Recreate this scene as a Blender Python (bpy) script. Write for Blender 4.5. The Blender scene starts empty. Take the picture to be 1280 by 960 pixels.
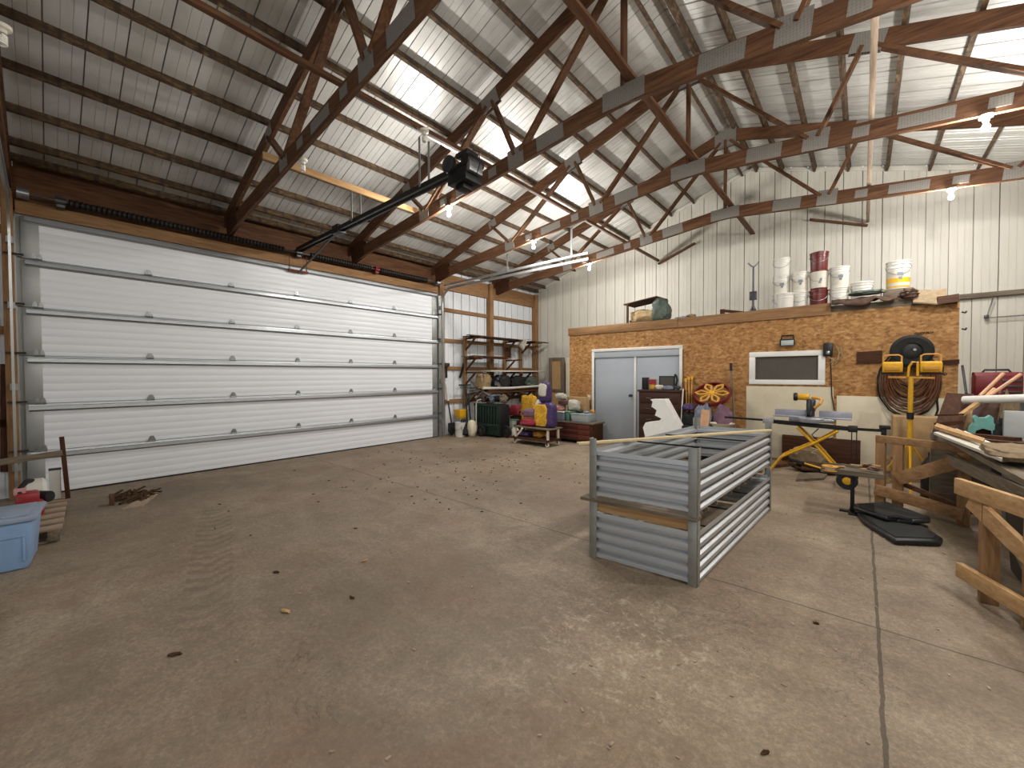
import bpy, bmesh, math, random
from mathutils import Vector, Matrix, Euler
S = bpy.context.scene
COL = S.collection
random.seed(7)

# ------------------------------------------------------------------ camera
cam_data = bpy.data.cameras.new('camera'); cam = bpy.data.objects.new('camera', cam_data); COL.objects.link(cam)
cam_data.sensor_fit = 'HORIZONTAL'; cam_data.sensor_width = 36.0
cam_data.lens = 505.95 / 1280 * 36.0; cam_data.clip_start = .05
_a, _t, _r = math.radians(40.864), math.radians(1.2365), math.radians(-0.1713)
_F = Vector((-math.sin(_a)*math.cos(_t), math.cos(_a)*math.cos(_t), -math.sin(_t)))
_R = Vector((math.cos(_a), math.sin(_a), 0)); _U = _R.cross(_F)
_R2 = _R*math.cos(_r) + _U*math.sin(_r); _U2 = _U*math.cos(_r) - _R*math.sin(_r)
cam.matrix_world = Matrix(((_R2.x, _U2.x, -_F.x, 7.956), (_R2.y, _U2.y, -_F.y, 0), (_R2.z, _U2.z, -_F.z, 1.5245), (0, 0, 0, 1)))
S.camera = cam
# ------------------------------------------------------------------ light
S.view_settings.view_transform = 'Standard'; S.view_settings.look = 'None'
S.view_settings.gamma = 1; S.view_settings.use_curve_mapping = False
S.view_settings.exposure = 0.42
BULB_POWER = 225.0; BULB_COLOR = (1.0, .965, .91)
DAYLIGHT = 1.5
world = bpy.data.worlds.new('world'); S.world = world; world.use_nodes = True
world.node_tree.nodes['Background'].inputs[0].default_value = (.83, .91, 1, 1)
world.node_tree.nodes['Background'].inputs[1].default_value = DAYLIGHT

# ------------------------------------------------------------------ materials
def lin(c):
    if isinstance(c, str):
        c = [int(c[i:i+2], 16)/255 for i in (0, 2, 4)]
        c = [x/12.92 if x <= .04045 else ((x+.055)/1.055)**2.4 for x in c]
    return tuple(c[:3])
MATS = {}
def newmat(name):
    m = bpy.data.materials.new(name); m.use_nodes = True
    nt = m.node_tree; return m, nt, nt.nodes['Principled BSDF']
def node(nt, typ, **kw):
    n = nt.nodes.new(typ)
    for k, v in kw.items():
        if k.startswith('i_'): n.inputs[int(k[2:])].default_value = v
        else: setattr(n, k, v)
    return n
def coords(nt, scale=(1, 1, 1), rot=(0, 0, 0), kind='Object'):
    tc = node(nt, 'ShaderNodeTexCoord'); mp = node(nt, 'ShaderNodeMapping')
    mp.inputs['Scale'].default_value = scale; mp.inputs['Rotation'].default_value = rot
    nt.links.new(tc.outputs[kind], mp.inputs[0]); return mp.outputs[0]
def noise(nt, vec, scale, detail=4, rough=.6, dist=0):
    n = node(nt, 'ShaderNodeTexNoise'); n.inputs['Scale'].default_value = scale
    n.inputs['Detail'].default_value = detail; n.inputs['Roughness'].default_value = rough
    n.inputs['Distortion'].default_value = dist
    nt.links.new(vec, n.inputs['Vector']); return n.outputs['Fac']
def ramp(nt, fac, stops):
    r = node(nt, 'ShaderNodeValToRGB'); e = r.color_ramp.elements
    while len(e) < len(stops): e.new(.5)
    for i, (p, c) in enumerate(stops):
        e[i].position = p; e[i].color = (*lin(c), 1)
    nt.links.new(fac, r.inputs[0]); return r.outputs[0]
def mix(nt, fac, a, b, mode='MIX'):
    n = node(nt, 'ShaderNodeMix', data_type='RGBA', blend_type=mode)
    for s, i in ((fac, 0), (a, 6), (b, 7)):
        if isinstance(s, (int, float)): n.inputs[i].default_value = s
        elif isinstance(s, (tuple, str)): n.inputs[i].default_value = (*lin(s), 1)
        else: nt.links.new(s, n.inputs[i])
    return n.outputs[2]
def math_(nt, op, a, b=None, c=None, clamp=False):
    n = node(nt, 'ShaderNodeMath', operation=op); n.use_clamp = clamp
    for i, s in enumerate((a, b, c)):
        if s is None: continue
        if isinstance(s, (int, float)): n.inputs[i].default_value = s
        else: nt.links.new(s, n.inputs[i])
    return n.outputs[0]
def bump(nt, p, h, strength=.2, dist=.01):
    b = node(nt, 'ShaderNodeBump'); b.inputs['Strength'].default_value = strength; b.inputs['Distance'].default_value = dist
    nt.links.new(h, b.inputs['Height']); nt.links.new(b.outputs[0], p.inputs['Normal'])
def plain(name, c, rough=.6, metal=0, var=.18, scale=9, spec=.4, bmp=0, coat=0):
    """one colour with a mottled wear of its own"""
    m, nt, p = newmat(name); c = lin(c)
    f = noise(nt, coords(nt), scale, 5, .65)
    a = tuple(x*(1-var) for x in c); b = tuple(min(1, x*(1+var)) for x in c)
    nt.links.new(ramp(nt, f, [(.3, a), (.7, b)]), p.inputs['Base Color'])
    p.inputs['Roughness'].default_value = rough; p.inputs['Metallic'].default_value = metal
    p.inputs['Specular IOR Level'].default_value = spec
    if coat: p.inputs['Coat Weight'].default_value = coat
    if bmp: bump(nt, p, f, bmp)
    MATS[name] = m; return m
def wood(name, c1, c2, c3, axis='X', rough=.7, scale=1.0):
    """boards: grain stretched along one axis, knots and stains"""
    m, nt, p = newmat(name)
    st = {'X': (1.2, 14, 14), 'Y': (14, 1.2, 14), 'Z': (14, 14, 1.2)}[axis]
    g = noise(nt, coords(nt, tuple(s*scale for s in st)), 2.2, 6, .62, .6)
    big = noise(nt, coords(nt), 1.7*scale, 4, .6)
    c = ramp(nt, g, [(.25, c1), (.5, c2), (.78, c3)])
    c = mix(nt, math_(nt, 'MULTIPLY', big, .55), c, c1)
    nt.links.new(c, p.inputs['Base Color']); p.inputs['Roughness'].default_value = rough
    p.inputs['Specular IOR Level'].default_value = .25
    bump(nt, p, g, .15, .004)
    MATS[name] = m; return m

# concrete slab ---------------------------------------------------------
def concrete():
    m, nt, p = newmat('concrete')
    v = coords(nt); v.node.inputs['Location'].default_value = (5.98, 3.05, 0)
    big = noise(nt, v, .45, 6, .62, .8); mid = noise(nt, v, 2.6, 8, .7, .4); fine = noise(nt, v, 42, 8, .85); speck = noise(nt, v, 130, 3, .8)
    streak = noise(nt, coords(nt, (.35, 1.4, 1), (0, 0, .5)), 1.3, 7, .7, .5)
    c = ramp(nt, big, [(.3, '8a7e70'), (.5, '9c9081'), (.7, 'b0a594')])
    c = mix(nt, ramp(nt, mid, [(.38, (0, 0, 0)), (.72, (.75, .75, .75))]), c, '7d7163')
    c = mix(nt, math_(nt, 'MULTIPLY', ramp(nt, streak, [(.5, (0, 0, 0)), (.75, (1, 1, 1))]), .35), c, 'bdb2a0')
    c = mix(nt, ramp(nt, speck, [(.62, (0, 0, 0)), (.70, (.55, .55, .55))]), c, 'cfc5b4')
    c = mix(nt, ramp(nt, speck, [(.30, (.5, .5, .5)), (.37, (0, 0, 0))]), c, '4d443a')
    c = mix(nt, .62, c, ramp(nt, fine, [(.34, '5a5146'), (.5, '938878'), (.68, 'd0c6b6')]), 'OVERLAY')
    sx = node(nt, 'ShaderNodeSeparateXYZ'); nt.links.new(v, sx.inputs[0])
    def blob(cx, cy, rx, ry):
        a = math_(nt, 'DIVIDE', math_(nt, 'SUBTRACT', sx.outputs[0], cx), rx); b = math_(nt, 'DIVIDE', math_(nt, 'SUBTRACT', sx.outputs[1], cy), ry)
        d = math_(nt, 'SQRT', math_(nt, 'ADD', math_(nt, 'MULTIPLY', a, a), math_(nt, 'MULTIPLY', b, b)))
        return math_(nt, 'SUBTRACT', 1.0, d, clamp=True)
    # pale scuffed patch in front of the planters, flaky edges
    scuffn = noise(nt, v, 11, 10, .82, .35)
    sc = math_(nt, 'MULTIPLY', ramp(nt, scuffn, [(.53, (0, 0, 0)), (.6, (1, 1, 1))]), math_(nt, 'MINIMUM', 1.0, math_(nt, 'MULTIPLY', blob(6.95, 2.0, .8, 1.05), 1.7)))
    c = mix(nt, math_(nt, 'MULTIPLY', sc, .5), c, 'c9bda6')
    # old oil stains
    for cx, cy, rx, ry, k in ((4.4, 3.9, 1.5, 1.3, .5), (2.2, 5.2, 1.0, 1.2, .55), (5.4, 1.6, 1.3, .9, .35), (1.2, 1.3, 1.0, 1.5, .5), (8.9, 3.2, .9, .6, .45), (6.9, 1.0, 1.6, .6, .3)):
        st = math_(nt, 'MULTIPLY', blob(cx, cy, rx, ry), math_(nt, 'MULTIPLY', noise(nt, v, 3.1, 6, .7, .6), 1.9))
        c = mix(nt, math_(nt, 'MULTIPLY', math_(nt, 'MINIMUM', st, 1.0), k), c, '564b3f')
    # tyre track: rows of dried mud lugs
    dy = math_(nt, 'SUBTRACT', sx.outputs[1], math_(nt, 'ADD', math_(nt, 'MULTIPLY', sx.outputs[0], -.257), 1.88))
    ady = math_(nt, 'ABSOLUTE', dy)
    lug = math_(nt, 'SINE', math_(nt, 'ADD', math_(nt, 'MULTIPLY', sx.outputs[0], 44), math_(nt, 'ADD', math_(nt, 'MULTIPLY', ady, 26), math_(nt, 'MULTIPLY', noise(nt, v, 5, 3), 5))))
    tmask = math_(nt, 'MULTIPLY', math_(nt, 'LESS_THAN', ady, .15), math_(nt, 'GREATER_THAN', lug, .15))
    tmask = math_(nt, 'MULTIPLY', tmask, math_(nt, 'MINIMUM', 1.0, math_(nt, 'MULTIPLY', blob(3.7, 1.0, 2.0, .9), 2.0)))
    c = mix(nt, math_(nt, 'MULTIPLY', tmask, math_(nt, 'MULTIPLY', mid, .7)), c, '554a3e')
    # dried mud films, reddish and olive
    for sc_, col_, k_ in ((.8, '7a5f4c', .75), (1.1, '6f6856', .6)):
        fm = ramp(nt, noise(nt, coords(nt, (1, 1, 1), (0, 0, sc_)), sc_, 9, .72, .7), [(.48, (0, 0, 0)), (.62, (1, 1, 1))])
        c = mix(nt, math_(nt, 'MULTIPLY', fm, math_(nt, 'MULTIPLY', mid, k_)), c, col_)
    crk = noise(nt, v, 1.6, 10, .7, 1.6)
    cm = math_(nt, 'MULTIPLY', math_(nt, 'LESS_THAN', math_(nt, 'ABSOLUTE', math_(nt, 'SUBTRACT', crk, .5)), .0035), ramp(nt, noise(nt, v, .9, 3), [(.5, (0, 0, 0)), (.6, (.8, .8, .8))]))
    c = mix(nt, cm, c, '463c32')
    # sawn joints
    wob = math_(nt, 'MULTIPLY', math_(nt, 'SUBTRACT', noise(nt, v, 6, 3), .5), .03)
    for ax, pos, w in ((0, 8.045, .008), (1, 3.245, .006)):
        d = math_(nt, 'ABSOLUTE', math_(nt, 'SUBTRACT', math_(nt, 'ADD', sx.outputs[ax], wob), pos))
        ln = math_(nt, 'MULTIPLY', math_(nt, 'LESS_THAN', d, math_(nt, 'MULTIPLY', fine, w*2.2)), .75)
        c = mix(nt, ln, c, '40362c')
    nt.links.new(c, p.inputs['Base Color'])
    r = node(nt, 'ShaderNodeMapRange'); r.inputs[3].default_value = .5; r.inputs[4].default_value = .85
    nt.links.new(mid, r.inputs[0]); nt.links.new(r.outputs[0], p.inputs['Roughness'])
    p.inputs['Specular IOR Level'].default_value = .35
    bump(nt, p, math_(nt, 'ADD', mid, math_(nt, 'MULTIPLY', fine, .4)), .25, .01)
    MATS['concrete'] = m
concrete()
def osb():
    m, nt, p = newmat('osb')
    v = coords(nt); cols = None
    for k, (rot, sc) in enumerate((((0, .6, 0), 1.0), ((0, -.85, 0), 1.2), ((0, 1.6, 0), .9))):
        mp = node(nt, 'ShaderNodeMapping'); mp.inputs['Rotation'].default_value = rot; mp.inputs['Scale'].default_value = (18*sc, 3, 32*sc)
        nt.links.new(v, mp.inputs[0])
        vo = node(nt, 'ShaderNodeTexVoronoi'); vo.inputs['Scale'].default_value = 1.0; nt.links.new(mp.outputs[0], vo.inputs['Vector'])
        sep = node(nt, 'ShaderNodeSeparateColor'); nt.links.new(vo.outputs['Color'], sep.inputs[0])
        c = ramp(nt, sep.outputs[k], [(.0, '66421f'), (.3, '986a3b'), (.65, 'ad7f4c'), (1, 'caa06a')])
        cols = c if cols is None else mix(nt, .42, cols, c)
    big = noise(nt, v, .9, 5, .6)
    cols = mix(nt, ramp(nt, big, [(.42, (0, 0, 0)), (.75, (.45, .45, .45))]), cols, '8f6338')
    nt.links.new(cols, p.inputs['Base Color']); p.inputs['Roughness'].default_value = .62; p.inputs['Specular IOR Level'].default_value = .3
    MATS['osb'] = m
osb()
def sheet_metal(name, c, dirt, rough, dirt_amt, metal=0, st=(1, 1, .12), spec=.5):
    m, nt, p = newmat(name)
    d = noise(nt, coords(nt, st), 3.0, 7, .65, .3); b = noise(nt, coords(nt), .5, 4, .6)
    f = math_(nt, 'MULTIPLY', math_(nt, 'MULTIPLY', ramp(nt, d, [(.42, (0, 0, 0)), (.75, (1, 1, 1))]), ramp(nt, b, [(.35, (.25, .25, .25)), (.65, (1, 1, 1))])), dirt_amt)
    nt.links.new(mix(nt, f, c, dirt), p.inputs['Base Color'])
    p.inputs['Roughness'].default_value = rough; p.inputs['Metallic'].default_value = metal; p.inputs['Specular IOR Level'].default_value = spec
    MATS[name] = m
sheet_metal('roof_sheet', 'cac9c5', '8f8c84', .40, .6, .25, (.4, 1, 1))
sheet_metal('wall_sheet', 'c9c5ba', '938d7f', .5, .4, 0, (1, 1, .25))
sheet_metal('wall_sheet_blue', 'd9dde2', 'a3a6a8', .5, .3)
sheet_metal('door_white', 'dfe2e7', 'c6c9cd', .36, .3, 0, (1, .1, 1))
sheet_metal('galvanised', 'b9bcbd', '8d9090', .34, .7, .85, (1, 1, 1))
sheet_metal('galvanised_dull', '9a9c9a', '74746f', .45, .7, .6, (1, 1, 1))
sheet_metal('strut_metal', '9da0a3', '85888a', .36, .5, .8, (1, 1, 1))
sheet_metal('planter_metal', 'b6b9bc', 'a0a3a6', .40, .5, .5, (1, 1, 1))
plain('planter_post', '8d8d88', .45, .35, .1)
def plate():
    m, nt, p = newmat('nail_plate')
    v = coords(nt)
    vo = node(nt, 'ShaderNodeTexVoronoi'); vo.inputs['Scale'].default_value = 42; vo.inputs['Randomness'].default_value = .12
    nt.links.new(v, vo.inputs['Vector'])
    c = ramp(nt, vo.outputs['Distance'], [(.20, '2e2823'), (.32, '77726b'), (.8, '8b867f')])
    nt.links.new(c, p.inputs['Base Color']); p.inputs['Roughness'].default_value = .5; p.inputs['Metallic'].default_value = .25
    MATS['nail_plate'] = m
plate()
for ax in 'XYZ':
    wood('old_wood_'+ax, '392417', '64432c', '84603f', ax)
    wood('pale_wood_'+ax, '7d6a58', 'a3907c', 'bfae9b', ax)
    wood('fir_'+ax, '6e5136', '94704c', 'b28c64', ax)
    wood('new_wood_'+ax, '97744c', 'bb9568', 'd4b386', ax)
    wood('grey_wood_'+ax, '4b4237', '746858', '978a77', ax)
    wood('dark_wood_'+ax, '2a170c', '4a2b18', '66402a', ax)
def purlinmat():
    m, nt, p = newmat('stained_purlin')
    g = noise(nt, coords(nt, (6, 2.2, 6)), 3.4, 6, .7, .7); b = noise(nt, coords(nt, (1, 12, 1)), 1.0, 2, .5)
    c = ramp(nt, g, [(.3, '241910'), (.5, '4a3622'), (.7, '7d6543')])
    c = mix(nt, ramp(nt, b, [(.5, (0, 0, 0)), (.62, (.8, .8, .8))]), c, '33251b')
    nt.links.new(c, p.inputs['Base Color']); p.inputs['Roughness'].default_value = .8
    MATS['stained_purlin'] = m
purlinmat()
P_ = plain
P_('black_plastic', '1b1b1d', .42); P_('black_metal', '1d1c1c', .45, .3); P_('black_rubber', '1a1a19', .8)
P_('white_plastic', 'cfccc4', .45, 0, .05); P_('white_foam', 'ebeae6', .8, 0, .04); P_('cream_paint', 'd5ccb4', .6, 0, .07, 3)
P_('grey_door', 'a9b0b8', .5, 0, .04, 2); P_('white_trim', 'd8d6d0', .5, 0, .05); P_('white_frame', 'e3e2de', .5, 0, .05)
P_('blue_tote', '7f9cc0', .42, 0, .08, 4); P_('blue_lid', '8794a8', .45, 0, .08, 4); P_('red_plastic', '8e2026', .4); P_('red_paint', '691a1e', .4, .1)
P_('yellow_plastic', 'd9a520', .42); P_('yellow_bag', 'cf9f2c', .5, 0, .5, 24); P_('yellow_metal', 'cf9c22', .4, .1); P_('maroon', '5d1f1c', .35); P_('purple', '473560', .5, 0, .55, 26)
P_('green_dark', '172a23', .5); P_('teal', '6fa79f', .5, 0, .2, 14); P_('green_plastic', '5f8a72', .5); P_('amber_plastic', 'c58f3d', .5)
P_('tan_canvas', '9a8462', .85, 0, .3, 8, .2, .4); P_('brown_tarp', '4b392e', .8, 0, .5, 9, .2, .4); P_('burlap', '85745d', .9, 0, .25, 16, .1, .4)
P_('grey_bag', '7f8794', .75, 0, .3, 8, .2, .3); P_('green_tarp', '59635a', .7, 0, .35, 9, .3, .3); P_('red_bag', '94303a', .55, 0, .55, 26); P_('pink_bag', 'bf8a8a', .6, 0, .3, 12)
P_('chest_red', '5c2a1f', .45, 0, .3, 6); P_('dresser_brown', '43291d', .5, 0, .2, 6); P_('brown_cloth', '59443a', .9, 0, .4, 9); P_('mauve_cloth', '74596a', .9, 0, .35, 9)
P_('clear_plastic', 'a9b2b1', .3, 0, .15, 12); P_('cardboard', 'a98b63', .85, 0, .12); P_('hose_brown', '5c4632', .6, 0, .25); P_('paper_white', 'c4bfb2', .8, 0, .08, 6)
P_('steel', '8f9294', .35, .8); P_('dark_steel', '4a4b4d', .4, .7); P_('rust', '6b3d28', .8, .1, .35); P_('coil_spring', '26221f', .5, .4); P_('saw_blue', '9c9da6', .4, .4)
P_('lath', 'cdb98f', .7, 0, .12, 5); P_('ink', '2c1c12', .9); P_('skin_panel', 'cbc2a9', .65, 0, .12, 2.5); P_('bark', '4a3828', .95, 0, .5, 14, .1, .6); P_('dust', '8a7358', .95, 0, .3, 10, .1)
P_('peach', 'c69a78', .6); P_('screen_grey', '504b44', .7, 0, .1, 5); P_('bulb_glass', 'efece2', .35, 0, .03); P_('porcelain', 'd8d2c4', .4, 0, .04)
def glow(name, c, s):
    m, nt, p = newmat(name); p.inputs['Base Color'].default_value = (*lin(c), 1)
    p.inputs['Emission Color'].default_value = (*lin(c), 1); p.inputs['Emission Strength'].default_value = s; MATS[name] = m
glow('lit_bulb', (1, .95, .85), 25)
M = MATS

# ------------------------------------------------------------------ mesh kit
WLOC = {}
def tag(o, label=None, cat=None, group=None, kind=None):
    if label: o['label'] = label
    if cat: o['category'] = cat
    if group: o['group'] = group
    if kind: o['kind'] = kind
    return o
def thing(name, label, cat, loc, group=None):
    o = bpy.data.objects.new(name, None); o.empty_display_size = .1; COL.objects.link(o)
    o.location = loc; WLOC[o.name] = Vector(loc); tag(o, label, cat, group); return o
class MB:
    def __init__(s, mx=None): s.bm = bmesh.new(); s.mx = mx
    def _add(s, verts, faces, smooth=False):
        vs = [s.bm.verts.new(v) for v in verts]
        for f in faces:
            try: fc = s.bm.faces.new([vs[i] for i in f]); fc.smooth = smooth
            except ValueError: pass
        return vs
    def box(s, c, d, bev=0, rot=None):
        tb = bmesh.new(); bmesh.ops.create_cube(tb, size=1)
        for v in tb.verts: v.co = Vector((v.co.x*d[0], v.co.y*d[1], v.co.z*d[2]))
        if bev: bmesh.ops.bevel(tb, geom=tb.edges[:], offset=min(bev, .45*min(d)), segments=2, affect='EDGES', profile=.5)
        r = Euler(rot).to_matrix() if rot else None
        tb.verts.index_update(); c = Vector(c)
        s._add([(r @ v.co if r else v.co) + c for v in tb.verts], [[v.index for v in f.verts] for f in tb.faces]); tb.free(); return s
    def bb(s, a, b, bev=0):
        a, b = Vector(a), Vector(b); return s.box((a+b)/2, [abs(x) for x in (b-a)], bev)
    def beam(s, a, b, w, h, up=(0, 0, 1), bev=0):
        a, b = Vector(a), Vector(b); d = (b-a); L = d.length; d.normalize(); u = Vector(up)
        sd = d.cross(u)
        if sd.length < 1e-4: sd = d.cross(Vector((1, 0, 0)))
        sd.normalize(); u = sd.cross(d).normalized()
        tb = bmesh.new(); bmesh.ops.create_cube(tb, size=1)
        for v in tb.verts: v.co = Vector((v.co.x*L, v.co.y*w, v.co.z*h))
        if bev: bmesh.ops.bevel(tb, geom=tb.edges[:], offset=bev, segments=2, affect='EDGES', profile=.5)
        tb.verts.index_update(); c = (a+b)/2
        s._add([c + d*v.co.x + sd*v.co.y + u*v.co.z for v in tb.verts], [[v.index for v in f.verts] for f in tb.faces]); tb.free(); return s
    def tube(s, path, r, seg=10, closed=False, rs=None):
        pts = [Vector(p) for p in path]; n = len(pts); vs = []; prev = None
        for i, p in enumerate(pts):
            a = pts[(i-1) % n] if (closed or i > 0) else p; b = pts[(i+1) % n] if (closed or i < n-1) else p
            d = (b-a).normalized()
            if prev is None: u = d.orthogonal().normalized()
            else: u = (prev - d*prev.dot(d)); u = u.normalized() if u.length > 1e-5 else d.orthogonal().normalized()
            prev = u; w = d.cross(u); rr = rs[i] if rs else r
            for k in range(seg):
                t = 2*math.pi*k/seg; vs.append(p + (u*math.cos(t) + w*math.sin(t))*rr)
        fs = []
        for i in range(n if closed else n-1):
            for k in range(seg):
                a = i*seg+k; b = i*seg+(k+1) % seg; c = ((i+1) % n)*seg+(k+1) % seg; d = ((i+1) % n)*seg+k
                fs.append((a, b, c, d))
        if not closed: fs += [tuple(range(seg))[::-1], tuple((n-1)*seg+k for k in range(seg))]
        s._add(vs, fs, True); return s
    def cyl(s, a, b, r1, r2=None, seg=16):
        return s.tube([a, b], r1, seg, rs=[r1, r1 if r2 is None else r2])
    def lathe(s, prof, c, seg=24, axis='Z', sx=1, sy=1):
        c = Vector(c); vs = []; fs = []
        for r, z in prof:
            for k in range(seg):
                t = 2*math.pi*k/seg; x, y = r*math.cos(t)*sx, r*math.sin(t)*sy
                vs.append(c + (Vector((x, y, z)) if axis == 'Z' else Vector((z, x, y)) if axis == 'X' else Vector((x, z, y))))
        n = len(prof)
        for i in range(n-1):
            for k in range(seg):
                fs.append((i*seg+k, i*seg+(k+1) % seg, (i+1)*seg+(k+1) % seg, (i+1)*seg+k))
        ring = prof[0] == prof[-1]
        if ring: fs = [tuple(i if i < (n-1)*seg else i-(n-1)*seg for i in f) for f in fs]
        if prof[0][0] > 1e-5 and not ring: fs.append(tuple(range(seg))[::-1])
        if prof[-1][0] > 1e-5 and not ring: fs.append(tuple((n-1)*seg+k for k in range(seg)))
        if ring: vs = vs[:(n-1)*seg]
        s._add(vs, fs, True); return s
    def ball(s, c, r, seg=14, rings=9, sc=(1, 1, 1), jit=0, rnd=None):
        tb = bmesh.new(); bmesh.ops.create_uvsphere(tb, u_segments=seg, v_segments=rings, radius=r); tb.verts.index_update()
        c = Vector(c); rnd = rnd or random
        s._add([c + Vector((v.co.x*sc[0], v.co.y*sc[1], v.co.z*sc[2]))*(1 + rnd.uniform(-jit, jit)) for v in tb.verts], [[v.index for v in f.verts] for f in tb.faces], True); tb.free(); return s
    def prism(s, poly, d0, d1, plane='XZ'):
        """polygon in a plane, pushed from d0 to d1 along the third axis"""
        f = {'XZ': lambda a, b, d: (a, d, b), 'YZ': lambda a, b, d: (d, a, b), 'XY': lambda a, b, d: (a, b, d)}[plane]
        n = len(poly); vs = [f(a, b, d0) for a, b in poly] + [f(a, b, d1) for a, b in poly]
        s._add(vs, [tuple(range(n))[::-1], tuple(range(n, 2*n))] + [(i, (i+1) % n, n+(i+1) % n, n+i) for i in range(n)]); return s
    def sweep(s, prof, a, b, o1, o2, smooth=False):
        """open profile of (u, v) pairs along o1/o2, drawn from a to b"""
        a, b, o1, o2 = Vector(a), Vector(b), Vector(o1), Vector(o2); n = len(prof)
        vs = [a + o1*u + o2*v for u, v in prof] + [b + o1*u + o2*v for u, v in prof]
        s._add(vs, [(i, i+1, n+i+1, n+i) for i in range(n-1)], smooth); return s
    def quad8(s, q0, q1):
        """hexahedron from two facing quads"""
        vs = list(q0) + list(q1)
        s._add(vs, [(3, 2, 1, 0), (4, 5, 6, 7), (0, 1, 5, 4), (1, 2, 6, 5), (2, 3, 7, 6), (3, 0, 4, 7)]); return s
    def slab(s, quad, off):
        o = Vector(off); return s.quad8([Vector(q) for q in quad], [Vector(q)+o for q in quad])
    def build(s, name, mat, parent=None, solid=0, sharp=38, sub=0):
        bm = s.bm
        if s.mx is not None: bmesh.ops.transform(bm, matrix=s.mx, verts=bm.verts)
        if not solid: bmesh.ops.recalc_face_normals(bm, faces=bm.faces)
        lo = [min(v.co[i] for v in bm.verts) for i in range(3)]; hi = [max(v.co[i] for v in bm.verts) for i in range(3)]
        org = Vector(((lo[0]+hi[0])/2, (lo[1]+hi[1])/2, lo[2]))
        bmesh.ops.translate(bm, verts=bm.verts, vec=-org)
        flat = solid and not any(f.smooth for f in bm.faces)
        me = bpy.data.meshes.new(name); bm.to_mesh(me); bm.free()
        me.materials.append(M[mat] if isinstance(mat, str) else mat)
        me.shade_flat() if flat else me.set_sharp_from_angle(angle=math.radians(sharp))
        o = bpy.data.objects.new(name, me); COL.objects.link(o)
        if parent is not None: o.parent = parent; o.location = org - WLOC[parent.name]
        else: o.location = org
        WLOC[o.name] = org
        if solid:
            md = o.modifiers.new('thickness', 'SOLIDIFY'); md.thickness = solid; md.offset = 1
        if sub:
            md = o.modifiers.new('smooth', 'SUBSURF'); md.levels = md.render_levels = sub
        return o
KIDS = {}
def copy_tree(o, parent=None):
    c = o.copy(); COL.objects.link(c); c.parent = parent
    for ch in o.children: copy_tree(ch, c)
    return c
def dup(o, delta, label=None, group=None, name=None):
    c = copy_tree(o); c.location = Vector(o.location) + Vector(delta)
    if label: c['label'] = label
    if group: c['group'] = group
    return c
def struct(o): o['kind'] = 'structure'; return o
def rotz(a, at=(0, 0, 0)):
    at = Vector(at); return Matrix.Translation(at) @ Matrix.Rotation(a, 4, 'Z') @ Matrix.Translation(-at)

# ------------------------------------------------------------------ shell
W, D, YF = 11.96, 10.5, -4.4           # building width, back wall, front wall
RX = 5.98
def roofz(x): return 4.285 + .318*min(x, W-x)
b = MB(); b.bb((-.3, YF-.3, -.2), (W+.3, D+.3, 0)); struct(b.build('floor', 'concrete'))
def ribs(length, pitch=.29, depth=.045, start=.1):
    """metal sheet profile: deep grooves every pitch with two small steps between"""
    pr = [(0, 0)]; t = start
    while t < length - .05:
        for du, dv in ((-.014, 0), (-.011, depth), (.011, depth), (.014, 0), (pitch*.34, 0), (pitch*.34+.004, .005), (pitch*.34+.018, .005), (pitch*.34+.022, 0), (pitch*.64, 0), (pitch*.64+.004, .005), (pitch*.64+.018, .005), (pitch*.64+.022, 0)):
            if 0 < t+du < length: pr.append((t+du, dv))
        t += pitch
    pr.append((length, 0)); return pr
# roof decks (grooves run down the slope)
L = D - YF; pr = ribs(L)
nl = Vector((-.318, 0, 1)).normalized(); nr = Vector((.318, 0, 1)).normalized()
b = MB(); b.sweep(pr, (-.25, YF, roofz(0)-.318*.25), (RX, YF, roofz(RX)), (0, 1, 0), nl); struct(b.build('ceiling', 'roof_sheet', solid=.012))
b = MB(); b.sweep(pr, (W+.25, YF, roofz(0)-.318*.25), (RX, YF, roofz(RX)), (0, 1, 0), nr); struct(b.build('ceiling', 'roof_sheet', solid=.012))
b = MB(); b.prism([(RX-.25, roofz(RX)-.0795+.03), (RX, roofz(RX)+.03), (RX+.25, roofz(RX)-.0795+.03), (RX+.25, roofz(RX)+.0), (RX, roofz(RX)+.08), (RX-.25, roofz(RX)+.0)], YF, D); struct(b.build('trim_3', 'roof_sheet'))
# back wall
pr = ribs(W+.5, start=.05)
b = MB(); v0 = []
n = len(pr); vs = [(u-.25, D+v, 0) for u, v in pr] + [(u-.25, D+v, roofz(u-.25)+.0) for u, v in pr]
b._add(vs, [(i, i+1, n+i+1, n+i) for i in range(n-1)]); struct(b.build('wall_back', 'wall_sheet', solid=.01))
b = MB()
for s_ in (0, 1):
    x0, x1 = (0, RX) if s_ == 0 else (W, RX)
    b.beam((x0, D-.02, roofz(0)-.06), (x1, D-.02, roofz(RX)-.06), .03, .07)
tr = struct(b.build('trim_1', 'wall_sheet'))
# left wall: sheet beyond the door, sheet before it, band above it is timber
for nm, y0, y1 in (('wall_left', 6.62, D), ('wall_left', YF, -.21)):
    pr = ribs(y1-y0); n = len(pr)
    b = MB(); vs = [(-.13-v, y0+u, 0) for u, v in pr] + [(-.13-v, y0+u, 4.262) for u, v in pr]
    b._add(vs, [(i, i+1, n+i+1, n+i) for i in range(n-1)]); struct(b.build(nm, 'wall_sheet_blue', solid=-.01))
b = MB(); b.bb((-.19, -.6, 3.56), (-.135, 6.7, 4.262)); struct(b.build('wall_left', 'old_wood_Y'))
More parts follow.
